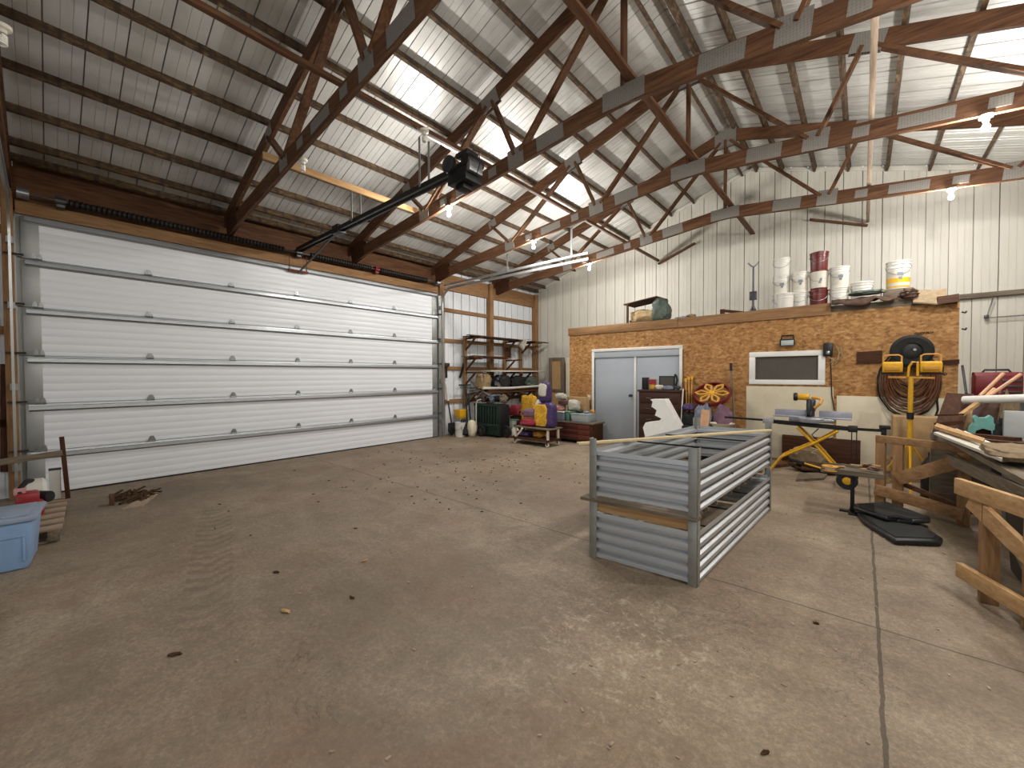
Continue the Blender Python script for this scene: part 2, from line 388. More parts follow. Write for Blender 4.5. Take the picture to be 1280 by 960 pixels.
# right wall and front wall (behind the camera); the front's wide opening is added to let daylight fill in
pr = ribs(D-YF); n = len(pr); b = MB()
vs = [(W+v, YF+u, 0) for u, v in pr] + [(W+v, YF+u, 4.25) for u, v in pr]
b._add(vs, [(i, i+1, n+i+1, n+i) for i in range(n-1)]); struct(b.build('wall_right', 'wall_sheet', solid=.01))
b = MB()
b.bb((-.1, YF-.1, 0), (4.2, YF, 4.2)); b.bb((8.2, YF-.1, 0), (W+.1, YF, 4.2))
b.prism([(-.1, 3.3), (W+.1, 3.3), (W+.1, 4.25), (RX, roofz(RX)), (-.1, 4.25)], YF-.1, YF); struct(b.build('wall_front', 'wall_sheet'))

# posts, girts and eave beams of the left wall
def post(x0, y0, x1, y1, h, label, mat='fir_Z', grp='wall posts'):
    return tag(MB().bb((x0, y0, 0), (x1, y1, h), .004).build('wall_post', mat), label, 'post', grp)
post(-.13, 8.24, .03, 8.38, 4.1, 'brown timber wall post behind the lumber rack, between door and corner')
post(-.13, 10.33, .03, 10.47, 4.1, 'brown timber post in the far corner of the left wall')
post(-.13, 6.47, .0, 6.6, 4.1, 'timber post at the right jamb of the big white door')
post(-.13, -.31, .02, -.215, 4.1, 'timber post at the left jamb of the big white door', 'fir_Z')
for z, nm in ((3.2, 'topmost'), (2.42, 'second from top'), (1.71, 'third from top'), (.86, 'lowest')):
    tag(MB().bb((-.13, 6.6, z-.045), (-.075, 10.33, z+.045), .003).build('wall_girt', 'fir_Y'), 'brown wall girt right of the white door, ' + nm, 'girt', 'girts right of the big door')
for z, nm in ((3.35, 'upper one at the ceiling end'), (2.1, 'middle one at head height'), (.95, 'lower one')):
    tag(MB().bb((-.13, -1.8, z-.05), (-.06, -.30, z+.05), .003).build('wall_girt', 'fir_Y'), 'timber girt at the far left edge beside the door, ' + nm, 'girt', 'girts left of the big door')
tag(MB().bb((-.13, 6.6, 3.7), (-.06, 10.33, 4.1), .004).build('eave_beam', 'fir_Y'), 'wide brown timber eave beam above the wall right of the door', 'beam')
tag(MB().bb((-.13, -.9, 3.62), (-.05, 6.6, 4.14), .004).build('header_beam', 'old_wood_Y'), 'dark brown timber header beam above the big white door', 'beam')
tag(MB().bb((-.049, -.2, 3.56), (-.012, 6.42, 3.72), .004).build('header_board', 'fir_Y'), 'lighter board right above the top edge of the white door', 'board')
tag(MB().slab([(-0.060, -0.351, 1.682), (-0.060, -0.246, 1.684), (-0.060, -0.252, 0.330), (-0.060, -0.376, 0.352)], (-.02, 0, 0)).build('plywood_sheet', 'dark_wood_Z'), 'dark plywood panel at the left picture edge below the girt', 'panel')
tag(MB().bb((9.02, 10.40, 2.82), (11.9, 10.49, 2.90), .003).build('wall_girt', 'grey_wood_X'), 'grey horizontal rail across the back wall right of the plywood room', 'girt')

# ------------------------------------------------------------------ purlins
xs_l = [.02, .30, .83, 1.41, 2.0, 2.55, 3.12, 3.69, 4.25, 4.79, 5.35, 5.83]
ordn = ['eave', 'second', 'third', 'fourth', 'fifth', 'sixth', 'seventh', 'eighth', 'ninth', 'tenth', 'eleventh', 'ridge']
for side in (0, 1):
    for k, x in enumerate(xs_l):
        sgn = 1 if side == 0 else -1; xx = x if side == 0 else W - x
        if side == 1 and k < 2: continue
        z = 4.08 + .318*x + .147
        b = MB(); t = Vector((1, 0, .318*sgn)).normalized(); nn = nl if side == 0 else nr
        b.beam((xx, YF+.02, z), (xx, D-.02, z), .04, .10, nn)
        o = b.build('roof_purlin', 'stained_purlin')
        lab = ('stained purlin under the left roof slope, %s one up from the eave' if side == 0 else 'stained purlin under the right roof slope, %s one up from the eave') % ordn[k]
        if k == 0: lab = 'lowest stained purlin along the left eave above the header'
        if k == 11: lab = 'purlin at the ridge on the %s slope' % ('left' if side == 0 else 'right')
        tag(o, lab, 'purlin', 'roof purlins')
# ------------------------------------------------------------------ trusses
def make_truss(Y0):
    t = thing('roof_truss', 'x', 'truss', (RX, Y0, 3.78), 'wooden scissor trusses under the roof')
    T, dp = .045, .205
    tc = lambda x: 4.08 + .318*min(x, W-x)
    bc = lambda x: 3.9 + .107*min(x, W-x)
    def chord(f, x0, x1, nm):
        q = [(x0, f(x0)-dp/2), (x1, f(x1)-dp/2), (x1, f(x1)+dp/2), (x0, f(x0)+dp/2)]
        MB().prism(q, Y0-T/2, Y0+T/2).build(nm, 'old_wood_X', t)
    chord(tc, -.02, RX, 'top_chord'); chord(tc, RX, W+.02, 'top_chord')
    chord(bc, .12, RX, 'bottom_chord'); chord(bc, RX, W-.12, 'bottom_chord')
    def web(xa, za, xb, zb):
        a, b_ = Vector((xa, Y0, za)), Vector((xb, Y0, zb)); d = (b_-a).normalized()
        MB().beam(a, b_,   .038, .095, (0, 1, 0) if abs(d.z) < .99 else (0, 1, 0)).build('web', 'old_wood_Z' if abs(d.z) > .75 else 'old_wood_X', t)
    def gus(x, z, w, h, ang=0, mat='nail_plate'):
        b = MB()
        for s_ in (-1, 1): b.box((x, Y0 + s_*(T/2+.004), z), (w, .006, h), 0, (0, -ang, 0))
        b.build('gusset_plate', mat, t)
    for s_ in (0, 1):
        m = (lambda x: x) if s_ == 0 else (lambda x: W - x)
        sg = 1 if s_ == 0 else -1; al = math.atan(.107)*sg; at_ = math.atan(.318)*sg
        web(m(2.0), tc(2.0)-.05, m(2.5), bc(2.5)+.05)
        web(m(2.55), bc(2.55)+.05, m(3.95), tc(3.95)-.06)
        web(m(4.05), tc(4.05)-.06, m(4.45), bc(4.45)+.06)
        web(m(4.55), bc(4.55)+.06, m(5.9), tc(5.9)-.1)
        gus(m(2.5), bc(2.5)+.02, .24, .22, al); gus(m(4.47), bc(4.47)+.02, .26, .24, al)
        gus(m(2.02), tc(2.02), .2, .16, at_); gus(m(4.0), tc(4.0)-.02, .3, .22, at_)
        gus(m(3.52), bc(3.52), .44, .13, al); gus(m(5.02), bc(5.02), .40, .18, al)
        gus(m(3.0), bc(3.0), .16, .11, al); gus(m(4.05), bc(4.05), .15, .12, al)
        gus(m(.36), 3.99, .50, .34, al*1.8, 'dark_wood_X')
    web(RX, tc(RX)-.1, RX, bc(RX)+.08)
    gus(RX, tc(RX)-.07, .36, .32); gus(RX, bc(RX)-.01, .48, .20)
    return t
TY = [-.24, 2.011, 4.137, 6.263, 8.389]
truss = make_truss(TY[1]); truss['label'] = 'scissor truss nearest the camera, its left heel over the middle of the white door'
for k, lab in ((0, 'scissor truss at the left picture edge, almost overhead of the camera'), (2, 'scissor truss second from the camera, beside the black door opener motor'), (3, 'scissor truss third from the camera, landing at the right end of the white door'), (4, 'scissor truss farthest away, in front of the back wall')):
    dup(truss, (0, TY[k]-TY[1], 0), lab)
# braces lying on the bottom chords
def brace(x, y0, y1, z, w, h, mat, lab, nm='roof_brace'):
    return tag(MB().bb((x-w/2, y0, z), (x+w/2, y1, z+h), .003).build(nm, mat), lab, 'brace')
brace(2.22, 1.85, 4.2, 4.255, .04, .09, 'new_wood_Y', 'pale new timber brace across the two nearest trusses, left side')
brace(3.95, YF+.1, 10.42, 4.44, .055, .05, 'old_wood_Y', 'long thin brace lying on the trusses left of the ridge, over the opener rail')
brace(6.07, YF+.1, 10.42, 4.65, .09, .04, 'old_wood_Y', 'long brace along the trusses right below the ridge')
brace(8.0, YF+.1, 10.42, 4.44, .05, .05, 'pale_wood_Y', 'pale brace running overhead of the camera along the right half of the trusses')
for x, sg, lab in ((3.95, 1, 'short diagonal strip of wood at the back wall, left one'), (8.0, -1, 'short diagonal brace at the back wall, right one')):
    tag(MB().beam((x, 10.40, 4.38), (x+sg*.9, 10.40, 4.72), .035, .08, (0, 1, 0)).build('gable_diagonal', 'old_wood_X'), lab, 'brace')  # short diagonal wood strips against the back wall

# ------------------------------------------------------------------ lamps
def lampholder(x, y, z, lit, lab, spiral=False):
    t = thing('ceiling_bulb', lab, 'light', (x, y, z+.02), 'bare bulbs under the trusses')
    MB().lathe([(.0, .0), (.055, 0), (.05, -.025), (.028, -.035), (.026, -.06), (0, -.06)], (x, y, z)).build('lamp_holder', 'porcelain', t)
    if spiral:
        pts = [(x+.024*math.cos(k*.7), y+.024*math.sin(k*.7), z-.075-.0016*k) for k in range(42)]
        MB().tube(pts, .007, 6).build('spiral_bulb', 'bulb_glass', t)
    else:
        MB().lathe([(.0, -.06), (.016, -.062), (.02, -.085), (.033, -.115), (.03, -.14), (.016, -.155), (0, -.16)], (x, y, z)).build('bulb', 'lit_bulb' if lit else 'bulb_glass', t)
    if lit:
        l = bpy.data.lights.new('bulb_light', 'POINT'); l.energy = BULB_POWER; l.color = BULB_COLOR; l.shadow_soft_size = .05
        lo = bpy.data.objects.new('bulb_light', l); COL.objects.link(lo); lo.location = (x, y, z-.115)
for x, y, lit, lab, sp in (
        (3.1, 4.137, True, 'lit bulb on the second truss beside the door opener', False), (3.1, 6.263, True, 'lit bulb on the third truss above the door track', False),
        (3.1, 8.389, True, 'lit bulb on the farthest truss, left of its middle', False), (8.87, 6.263, True, 'lit bulb on the third truss at the upper right', False),
        (8.87, 8.389, True, 'lit bulb on the farthest truss at the right', False), (2.83, 2.011, False, 'unlit white spiral bulb on the nearest truss', True),
        (3.05, -.235, False, 'unlit white spiral bulb at the left picture edge', True),
        (8.87, 4.137, True, 'lit bulb on the second truss right of the camera, outside the picture', False), (8.87, 2.011, True, 'unseen lit bulb added as fill on the nearest truss above the camera', False),  # nearest-truss bulb is out of view, added as fill
        (8.87, -.34, True, 'unseen lit bulb added as fill behind the camera on the right', False)):  # out of view, added to brighten the near floor
    z = 3.9 + .107*min(x, W-x) - .1
    if not (y == 2.011 and x < 3) : pass
    lampholder(x, y + (.0 if lit else .075), z + (0 if lit else .03), lit, lab, sp)
lampholder(4.0, 3.0, 4.43, False, 'unlit bulb on the long brace near the opener motor', True)
from mathutils import noise as mnoise
# ------------------------------------------------------------------ the big sectional door
door = bpy.data.objects.new('door_1', None); COL.objects.link(door); door.location = (0, 3.1, 0); WLOC['door_1'] = Vector((0, 3.1, 0)); struct(door)
Z = [.015, .57, 1.18, 1.79, 2.40, 3.01, 3.54]; DY0, DY1 = -.15, 6.366
for k in range(6):
    z0, z1 = Z[k]+.004, Z[k+1]-.004; pr = [(-.05, z0), (-.005, z0)]; t = z0+.05
    while t < z1-.05:
        pr += [(0, t-.006), (-.001, t-.003), (-.001, t+.003), (0, t+.006)]; t += .10
    pr += [(-.005, z1), (-.05, z1)]
    MB().prism(pr, DY0, DY1, 'XZ').build('door_section', 'door_white', door)
    for y0, y1 in ((DY0-.01, DY0+.14), (DY1-.15, DY1+.01)):
        MB().bb((0, y0, z0), (.006, y1, z1), .002).build('end_stile', 'galvanised_dull', door)
MB().bb((-.05, DY0, 0), (.004, DY1, .02)).build('bottom_seal', 'black_rubber', door)
MB().bb((-.12, -.21, 0), (-.055, 6.46, 3.6)).build('light_stop_sheet', 'galvanised_dull', door)  # unseen sheet added to stop light leaking through the section gaps
def strut(z, h=.085):
    pr = [(.001, z), (.018, z), (.022, z-.018), (.058, z-.022), (.062, z-h+.02), (.024, z-h+.014), (.018, z-h), (.001, z-h)]
    MB().prism(pr, DY0+.02, DY1-.01, 'XZ').build('strut', 'strut_metal', door)
for z in Z[1:6]: strut(z-.012)
strut(3.535)
for z in Z[1:6]:
    for y in (-.06, -.01, 1.03, 2.065, 3.095, 4.13, 5.16, 6.24, 6.29):
        b = MB(); w = .08 if .5 < y < 6 else .045
        b.prism([(y-w/2, z-.01), (y+w/2, z-.01), (y+w/2, z+.03), (y+w*.22, z+.075), (y-w*.22, z+.075), (y-w/2, z+.03)], .004, .012, 'YZ')
        b.cyl((.016, y-w/2, z), (.016, y+w/2, z), .012, seg=8); b.cyl((.006, y, z+.045), (.022, y, z+.045), .013, seg=8)
        b.build('hinge', 'steel', door)
    for y in (DY0-.07, DY1+.07):
        MB().cyl((.05, y-.08, z+.03), (.05, y+.08, z+.03), .012, seg=8).build('roller', 'dark_steel', door)
def track(y, lab):
    t = thing('door_track', lab, 'track', (.1, y, 0), 'steel door tracks')
    def path(off):
        pts = [(.08+off, 0), (.08+off, 3.28)]
        for k in range(1, 9):
            a = k/8*math.pi/2; r = .38-off; pts.append((.46 - r*math.cos(a), 3.28 + r*math.sin(a)))
        pts.append((4.2, 3.645-off)); return pts
    a, c = path(0), path(.05)
    MB().prism(a + c[::-1], y-.012, y+.012).build('track_channel', 'galvanised', t)
    MB().prism([(.2, 3.70), (4.2, 3.70), (4.2, 3.745), (.2, 3.745)], y-.02, y+.02).build('track_angle', 'galvanised', t)
    for z in (.4, 1.4, 2.4, 3.2): MB().bb((-.05, y-.03, z-.04), (.085, y+.03, z+.04)).build('bracket', 'galvanised_dull', t)
    MB().bb((.0, y-.045, .0), (.012, y+.045, 3.5)).build('wall_angle', 'galvanised_dull', t)
    for x, zt in ((2.275, 4.08), (3.86, 4.25)):
        MB().bb((x-.02, y-.03, 3.70), (x+.02, y-.025, zt)).build('hanger', 'galvanised', t)
    return t
track(6.455, 'steel overhead door track at the far right end of the white door')
track(-.245, 'steel overhead door track at the left picture edge')
# spring shaft over the door
t = thing('spring_shaft', 'black torsion spring shaft over the white sectional door', 'door spring', (.12, 3.1, 3.78))
MB().cyl((.12, -.2, 3.78), (.12, 6.45, 3.78), .014, seg=10).build('shaft', 'dark_steel', t)
for y0, y1 in ((.25, 2.85), (3.3, 4.6), (4.75, 6.05)):
    n = int((y1-y0)/.05); prf = []
    for i in range(n):
        prf += [(.036, y0 + i*.05), (.052, y0 + i*.05+.012), (.052, y0+i*.05+.034), (.036, y0+i*.05+.046)]
    MB().lathe(prf, (.12, 0, 3.78), 12, 'Y').build('torsion_spring', 'coil_spring', t)
for y in (.18, 3.1, 4.68): MB().bb((-.008, y-.04, 3.70), (.13, y+.04, 3.85), .01).cyl((.12, y-.05, 3.78), (.12, y+.05, 3.78), .045, seg=12).build('bearing_bracket', 'red_paint' if y > 4 else 'dark_steel', t)
for y in (-.13, 6.3): MB().cyl((.12, y-.05, 3.78), (.12, y+.05, 3.78), .065, seg=16).build('cable_drum', 'steel', t)
# door operator
t = thing('door_opener', 'black overhead door opener with long rail hanging from the trusses', 'door opener', (4.5, 3.1, 3.5))
b = MB()
for dy in (-.045, .045): b.bb((.14, 3.1+dy-.013, 3.80), (4.55, 3.1+dy+.013, 3.86))
b.build('rail', 'black_metal', t)
b = MB(); b.tube([(.2, 3.1, 3.83), (4.5, 3.1, 3.83)], .008, 6); b.build('chain', 'steel', t)
MB().bb((1.55, 3.03, 3.77), (1.75, 3.17, 3.90), .01).build('trolley', 'black_metal', t)
MB().beam((1.55, 3.1, 3.8), (.08, 3.1, 3.42), .03, .012).build('door_arm', 'dark_steel', t)
_mc = Vector((4.5, 3.1, 3.83)); mo = Matrix.Translation(_mc) @ Matrix.Scale(.74, 4) @ Matrix.Translation(-_mc)
b = MB(mo); b.bb((4.42, 2.93, 3.56), (4.82, 3.27, 3.75), .012); b.bb((4.52, 3.0, 3.49), (4.70, 3.2, 3.56), .01); b.bb((4.40, 3.0, 3.75), (4.85, 3.2, 3.88), .012); b.build('gearbox', 'black_metal', t)
MB(mo).lathe([(0, -.04), (.10, -.04), (.125, -.03), (.125, .03), (.10, .04), (0, .04)], (4.47, 2.92, 3.86), 26, 'Y').build('pulley', 'dark_steel', t)
MB(mo).lathe([(0, -.17), (.08, -.17), (.105, -.13), (.105, .12), (.08, .16), (0, .16)], (4.80, 3.1, 3.84), 22, 'Y').build('motor', 'black_metal', t)
MB(mo).bb((4.55, 2.98, 3.93), (4.80, 3.22, 4.02), .015).build('control_box', 'black_plastic', t)
MB(mo).bb((4.83, 2.94, 3.66), (4.90, 3.2, 3.80), .006).build('label_plate', 'steel', t)
b = MB(mo); b.tube([(4.9, 3.0, 3.95), (5.0, 3.02, 3.9), (5.02, 3.03, 3.75), (4.92, 3.05, 3.6)], .008, 6); b.build('cable', 'black_rubber', t)
for x, zt in ((2.2, 4.33), (3.86, 4.42)):
    for dy in (-.07, .07): MB().bb((x-.018, 3.1+dy-.003, 3.82), (x+.018, 3.1+dy+.003, zt)).build('hanger', 'galvanised_dull', t)
for x in (2.2, 3.86): tag(MB().bb((x-.02, 2.05, 4.28 if x < 3 else 4.48), (x+.02, 4.1, 4.33 if x < 3 else 4.54)).build('hanger_angle', 'galvanised_dull'), 'steel angle carrying the opener rail, ' + ('nearer the door' if x < 3 else 'by the motor'), 'bracket')
# safety cable bracket seen at the middle of the door top
tag(MB().tube([(.07, 2.95, 3.74), (.08, 2.95, 3.45), (.08, 3.25, 3.45), (.07, 3.25, 3.74)], .008, 6).bb((.05, 2.93, 3.43), (.10, 3.27, 3.47)).build('arm_bracket', 'rust'), 'rusty bracket at the top of the door under the opener rail', 'bracket')

# ------------------------------------------------------------------ plywood room
RY = 8.6
DX0, DX1, DZ = 3.12, 5.10, 2.07; WX0, WX1, WZ0, WZ1 = 6.41, 7.44, 1.39, 1.89
b = MB()
b.bb((2.42, RY, 0), (DX0, RY+.1, 2.56)); b.bb((DX0, RY, DZ), (DX1, RY+.1, 2.56)); b.bb((DX1, RY, 0), (WX0, RY+.1, 2.56))
b.bb((WX0, RY, 0), (WX1, RY+.1, WZ0)); b.bb((WX0, RY, WZ1), (WX1, RY+.1, 2.56)); b.bb((WX1, RY, 0), (9.0, RY+.1, 2.56))
struct(b.build('wall_partition', 'osb'))
struct(MB().bb((2.42, RY+.1, 0), (2.52, D-.01, 2.56)).build('wall_partition', 'osb'))
struct(MB().bb((8.9, RY+.1, 0), (9.0, D-.01, 2.56)).build('wall_partition', 'osb'))
struct(MB().bb((2.42, RY, 2.56), (9.0, D-.01, 2.66)).build('trim_2', 'grey_wood_X'))
tag(MB().bb((2.40, RY-.035, 2.50), (5.06, RY-.001, 2.685), .004).build('fascia_board', 'fir_X'), 'brown fascia board along the plywood room top, over the sliding door', 'board', 'fascia boards of the plywood room')
tag(MB().slab([(5.07, RY-.035, 2.50), (7.55, RY-.035, 2.52), (7.55, RY-.035, 2.71), (5.07, RY-.035, 2.685)], (0, .033, 0)).build('fascia_board', 'fir_X'), 'brown fascia board along the plywood room top, over the small window', 'board', 'fascia boards of the plywood room')
# sliding door
t = bpy.data.objects.new('door_2', None); COL.objects.link(t); t.location = (4.1, RY, 0); WLOC['door_2'] = Vector((4.1, RY, 0)); struct(t)
for a, c in (((DX0-.06, RY-.025, 0), (DX0, RY+.1, DZ)), ((DX1, RY-.025, 0), (DX1+.06, RY+.1, DZ)), ((DX0-.06, RY-.025, DZ), (DX1+.06, RY+.1, DZ+.065))): MB().bb(a, c, .004).build('door_frame', 'white_trim', t)
pL = MB().bb((DX0, RY+.04, 0), (4.12, RY+.075, DZ), .003).build('door_leaf', 'grey_door', t); MB().bb((4.14, RY+.04, 0), (DX1, RY+.075, DZ), .003).build('door_leaf', 'grey_door', t)
MB().bb((4.105, RY+.01, 0), (4.155, RY+.04, DZ), .004).build('astragal', 'white_trim', t)
MB().bb((DX0, RY+.0, DZ-.14), (DX1, RY+.04, DZ), .003).build('track_cover', 'grey_door', t)
h = MB().lathe([(0, 0), (.035, 0), (.035, -.012), (.014, -.018), (.014, -.05), (.03, -.055), (.03, -.08), (0, -.085)], (4.03, RY+.04, 1.06), 14, 'Y').build('handle', 'dark_steel', t)
# window
t = bpy.data.objects.new('window_1', None); COL.objects.link(t); t.location = (6.9, RY, WZ0); WLOC['window_1'] = Vector((6.9, RY, WZ0)); struct(t)
for a, c in (((WX0-.045, RY-.03, WZ0+.04), (WX0+.05, RY+.05, WZ1-.045)), ((WX1-.05, RY-.03, WZ0+.04), (WX1+.045, RY+.05, WZ1-.045)), ((WX0-.045, RY-.03, WZ1-.045), (WX1+.045, RY+.05, WZ1+.045)), ((WX0-.045, RY-.03, WZ0-.045), (WX1+.045, RY+.05, WZ0+.04))): MB().bb(a, c, .006).build('window_frame', 'white_frame', t)
MB().bb((WX0+.04, RY+.02, WZ0+.03), (WX1-.04, RY+.03, WZ1-.04)).build('pane', 'screen_grey', t)
# pale lower panels and plywood bits on the partition
tag(MB().bb((6.32, RY-.014, .02), (7.60, RY-.001, 1.31), .003).build('wall_liner', 'skin_panel'), 'cream sheet panel under the small window', 'panel')
tag(MB().bb((7.64, RY-.02, .02), (8.97, RY-.001, 1.17), .003).build('wall_liner', 'cream_paint'), 'pale sheet panel at the lower right of the plywood room, below the hose coil', 'panel')
tag(MB().bb((6.9, RY-.09, .0), (7.95, RY-.03, .46), .003).build('leaning_board', 'dark_wood_X'), 'brown board standing low against the cream panels behind the saw stand', 'board')
tag(MB().slab([(7.886, 8.580, 1.883), (8.190, 8.580, 1.896), (8.192, 8.580, 1.708), (7.888, 8.580, 1.690)], (0, -.02, 0)).build('cleat_board', 'dark_wood_X'), 'small brown cleat board left of the hose reel', 'board')
tag(MB().slab([(8.790, 8.580, 1.718), (9.004, 8.580, 1.735), (9.005, 8.580, 1.667), (8.791, 8.580, 1.659)], (0, -.02, 0)).build('cleat_board', 'dark_wood_X'), 'narrow brown cleat right of the hose reel', 'board')
def scribble(u0, cx, cz, w, lab):
    rnd = random.Random(u0); pts = []
    for k in range(34):
        f = k/33; pts.append((cx + (f-.5)*w + .012*math.sin(k*1.9), RY-.014, cz + .016*math.sin(k*1.35+u0) + rnd.uniform(-.008, .008)))
    b = MB(); b.tube(pts, .0035, 5); b.tube([(cx-w/2, RY-.014, cz-.03), (cx-w*.1, RY-.014, cz-.026)], .003, 5)
    tag(b.build('handwriting', 'ink'), lab, 'writing')
scribble(3, 8.644, 2.138, .20, 'dark handwritten scrawl on the plywood above the hose reel')
scribble(9, 8.82, 1.53, .14, 'dark handwritten scrawl on the plywood right of the yellow work lights')
# floodlight and socket
t = thing('flood_light', 'small black floodlight mounted above the window of the plywood room', 'light', (6.952, 8.560, 2.102))
MB().box((6.959, 8.500, 2.084), (.22, .07, .12), .012).build('housing', 'black_plastic', t)
MB().box((6.964, 8.460, 2.074), (.18, .012, .085), .003).build('lens', 'clear_plastic', t)
MB().tube([(6.874, 8.520, 2.146), (6.868, 8.560, 2.206), (7.043, 8.560, 2.208), (7.048, 8.520, 2.135)], .012, 8).build('mount', 'black_metal', t)
t = thing('outlet_box', 'black outlet box with coiled tan cord right of the window', 'outlet', (7.521, 8.560, 1.790))
MB().box((7.520, 8.550, 1.936), (.13, .07, .22), .01).build('box', 'black_plastic', t)
MB().box((7.523, 8.500, 1.881), (.05, .03, .06), .008).build('plug', 'steel', t)
MB().tube([(7.524, 8.500, 1.815), (7.638, 8.520, 1.720), (7.708, 8.530, 1.810), (7.686, 8.530, 1.967), (7.613, 8.540, 2.024), (7.667, 8.520, 1.889), (7.648, 8.510, 1.759), (7.555, 8.520, 1.722)], .011, 8).build('cord', 'tan_canvas', t)
MB().tube([(7.553, 8.550, 1.789), (7.566, 8.565, 1.496), (7.580, 8.565, 1.164), (7.615, 8.550, 0.940)], .008, 6).build('cord', 'black_rubber', t)
# wheel hub and hose coil
def ringcoil(b, c, rx, rz, n, r, y, jit, rnd, y1=None):
    for k in range(n):
        f = .52 + .48*k/(n-1); pts = []; oy = rnd.uniform(-.03, .03)
        for i in range(28):
            a = 2*math.pi*i/28; pts.append((c[0] + rx*f*math.cos(a)+rnd.uniform(-jit, jit), y + oy, c[2] + (1-f)*rz*.92 + rz*f*math.sin(a)+rnd.uniform(-jit, jit)))
        b.tube(pts, r, 6, closed=True)
    return b
t = thing('hose_coil', 'oval coil of brown hoses hanging on the plywood room wall', 'hose', (8.49, RY-.1, .95))
b = MB(); ringcoil(b, (8.49, 0, 1.40), .33, .50, 12, .0085, RY-.10, .008, random.Random(2)); b.build('hose', 'hose_brown', t)
b = MB(); ringcoil(b, (8.50, 0, 1.40), .29, .46, 8, .0085, RY-.16, .008, random.Random(5)); b.build('hose', 'rust', t)
b = MB(); ringcoil(b, (8.48, 0, 1.38), .34, .51, 4, .010, RY-.05, .008, random.Random(8)); b.build('hose', 'black_rubber', t)
MB().tube([(8.78, RY-.06, 1.25), (8.80, RY-.05, 1.0), (8.76, RY-.05, .85), (8.79, RY-.05, .7)], .012, 6).build('hose_end', 'black_rubber', t)
t = thing('spare_wheel', 'black tyre hanging on the plywood above the hose coil', 'tyre', (8.50, RY-.26, 1.64))
MB().lathe([(.12, -.05), (.2, -.055), (.235, -.03), (.24, 0), (.235, .03), (.2, .055), (.12, .05), (.12, -.05)], (8.50, RY-.26, 1.86), 30, 'Y').build('tyre', 'black_rubber', t)
MB().lathe([(0, -.03), (.06, -.035), (.118, -.02), (.118, .03), (0, .03)], (8.50, RY-.26, 1.86), 22, 'Y').build('rim', 'black_metal', t)
MB().lathe([(0, -.05), (.018, -.05), (.018, -.03)], (8.53, RY-.26, 1.88), 10, 'Y').build('hub_bolt', 'steel', t)
for lab, p0, p1, p2 in (('upper', (9.023, 8.620, 2.412), (9.061, 8.620, 2.396), (9.066, 8.600, 2.416)), ('lower', (9.026, 8.620, 2.171), (9.065, 8.620, 2.157), (9.069, 8.600, 2.178))):
    tag(MB().tube([p0, p1, p2], .012, 6).build('wall_hook', 'dark_steel'), lab + ' small hook at the right edge of the plywood room', 'hook')
t = thing('wall_bracket', 'thin steel bracket rod on the back wall at the right', 'bracket', (9.526, 10.400, 2.458))
MB().tube([(9.926, 10.400, 2.472), (9.526, 10.400, 2.465), (9.600, 10.400, 2.797)], .012, 6).build('rod', 'steel', t)
MB().box((9.526, 10.400, 2.485), (.05, .05, .06), .005).build('clip', 'dark_steel', t)

# ------------------------------------------------------------------ on top of the plywood room
TZ = 2.662
def pail(x, y, z, r, h, mat, lab, band=None, handle=True, lid=None, grp='pails on the plywood room', wide=False, name='paint_pail'):
    t = thing(name, lab, 'bucket', (x, y, z), grp)
    pr = [(0, 0), (r*.92, 0), (r*.94, .01), (r*.985, h*.72), (r*1.03, h*.73), (r*1.03, h*.77), (r*.98, h*.78), (r*.985, h*.86), (r*1.04, h*.87), (r*1.04, h*.9), (r*.99, h*.91), (r, h*.96), (r*1.05, h*.97), (r*1.05, h), (r*.95, h)]
    if lid: pr += [(r*.94, h-.012), (0, h-.012)]
    else: pr += [(r*.84, .012), (0, .012)]
    MB().lathe(pr, (x, y, z), 24).build('body', mat, t)
    if lid: MB().lathe([(0, h-.012), (r*1.07, h-.012), (r*1.07, h+.006), (r*.95, h+.012), (r*.9, h+.004), (0, h+.004)], (x, y, z), 24).build('lid', lid, t)
    if band: MB().lathe([(r*.93, h*.10), (r*.965, h*.10), (r*1.06 if wide else r*.985, h*(.98 if wide else .68)), (r*.95, h*(.98 if wide else .68)), (r*.93, h*.10)], (x, y, z), 24).build('paper_label', band, t)
    if band:
        for zz, ww, hh in ((.52, .5, .05), (.38, .3, .035)): MB().box((x + .02, y - r*.97, z+h*zz), (r*ww, .006, hh)).build('printed_mark', 'grey_bag', t)
    if handle:
        pts = [(x + r*1.06*math.cos(a), y - .01 - r*.55*math.sin(a) - r*.35, z + h*.82 - r*.95*math.sin(a)) for a in [math.pi*i/12 for i in range(13)]]
        pts = [(x + r*1.05, y, z+h*.83)] + pts[1:-1] + [(x - r*1.05, y, z+h*.83)]
        MB().tube(pts, .004, 5).build('bail_handle', 'steel', t)
    return t
pail(6.81, 8.95, TZ, .13, .325, 'white_plastic', 'white pail at the bottom of the leftmost stack of pails', lid='white_plastic')
pail(6.81, 8.95, TZ+.338, .13, .325, 'white_plastic', 'white pail with dark print, middle of the leftmost stack of pails', 'paper_white', lid='white_plastic')
pail(6.81, 8.95, TZ+.676, .13, .31, 'white_plastic', 'white pail on top of the leftmost stack of pails', lid='white_plastic')
pail(6.90, 8.685, TZ, .125, .29, 'white_plastic', 'wide white tub in front of the leftmost pails', lid='white_plastic', name='plastic_tub', handle=False)
pail(7.085, 8.95, TZ, .125, .335, 'white_plastic', 'lower white pail of the second stack from the left', lid='white_plastic')
pail(7.085, 8.95, TZ+.348, .125, .335, 'white_plastic', 'upper white pail of the second stack from the left', 'paper_white', lid='white_plastic')
pail(7.36, 8.95, TZ, .13, .325, 'maroon', 'maroon pail at the bottom of its stack', lid='maroon')
pail(7.36, 8.95, TZ+.338, .13, .325, 'maroon', 'maroon pail with broad white label in the middle of its stack', 'paper_white', lid='maroon', wide=True)
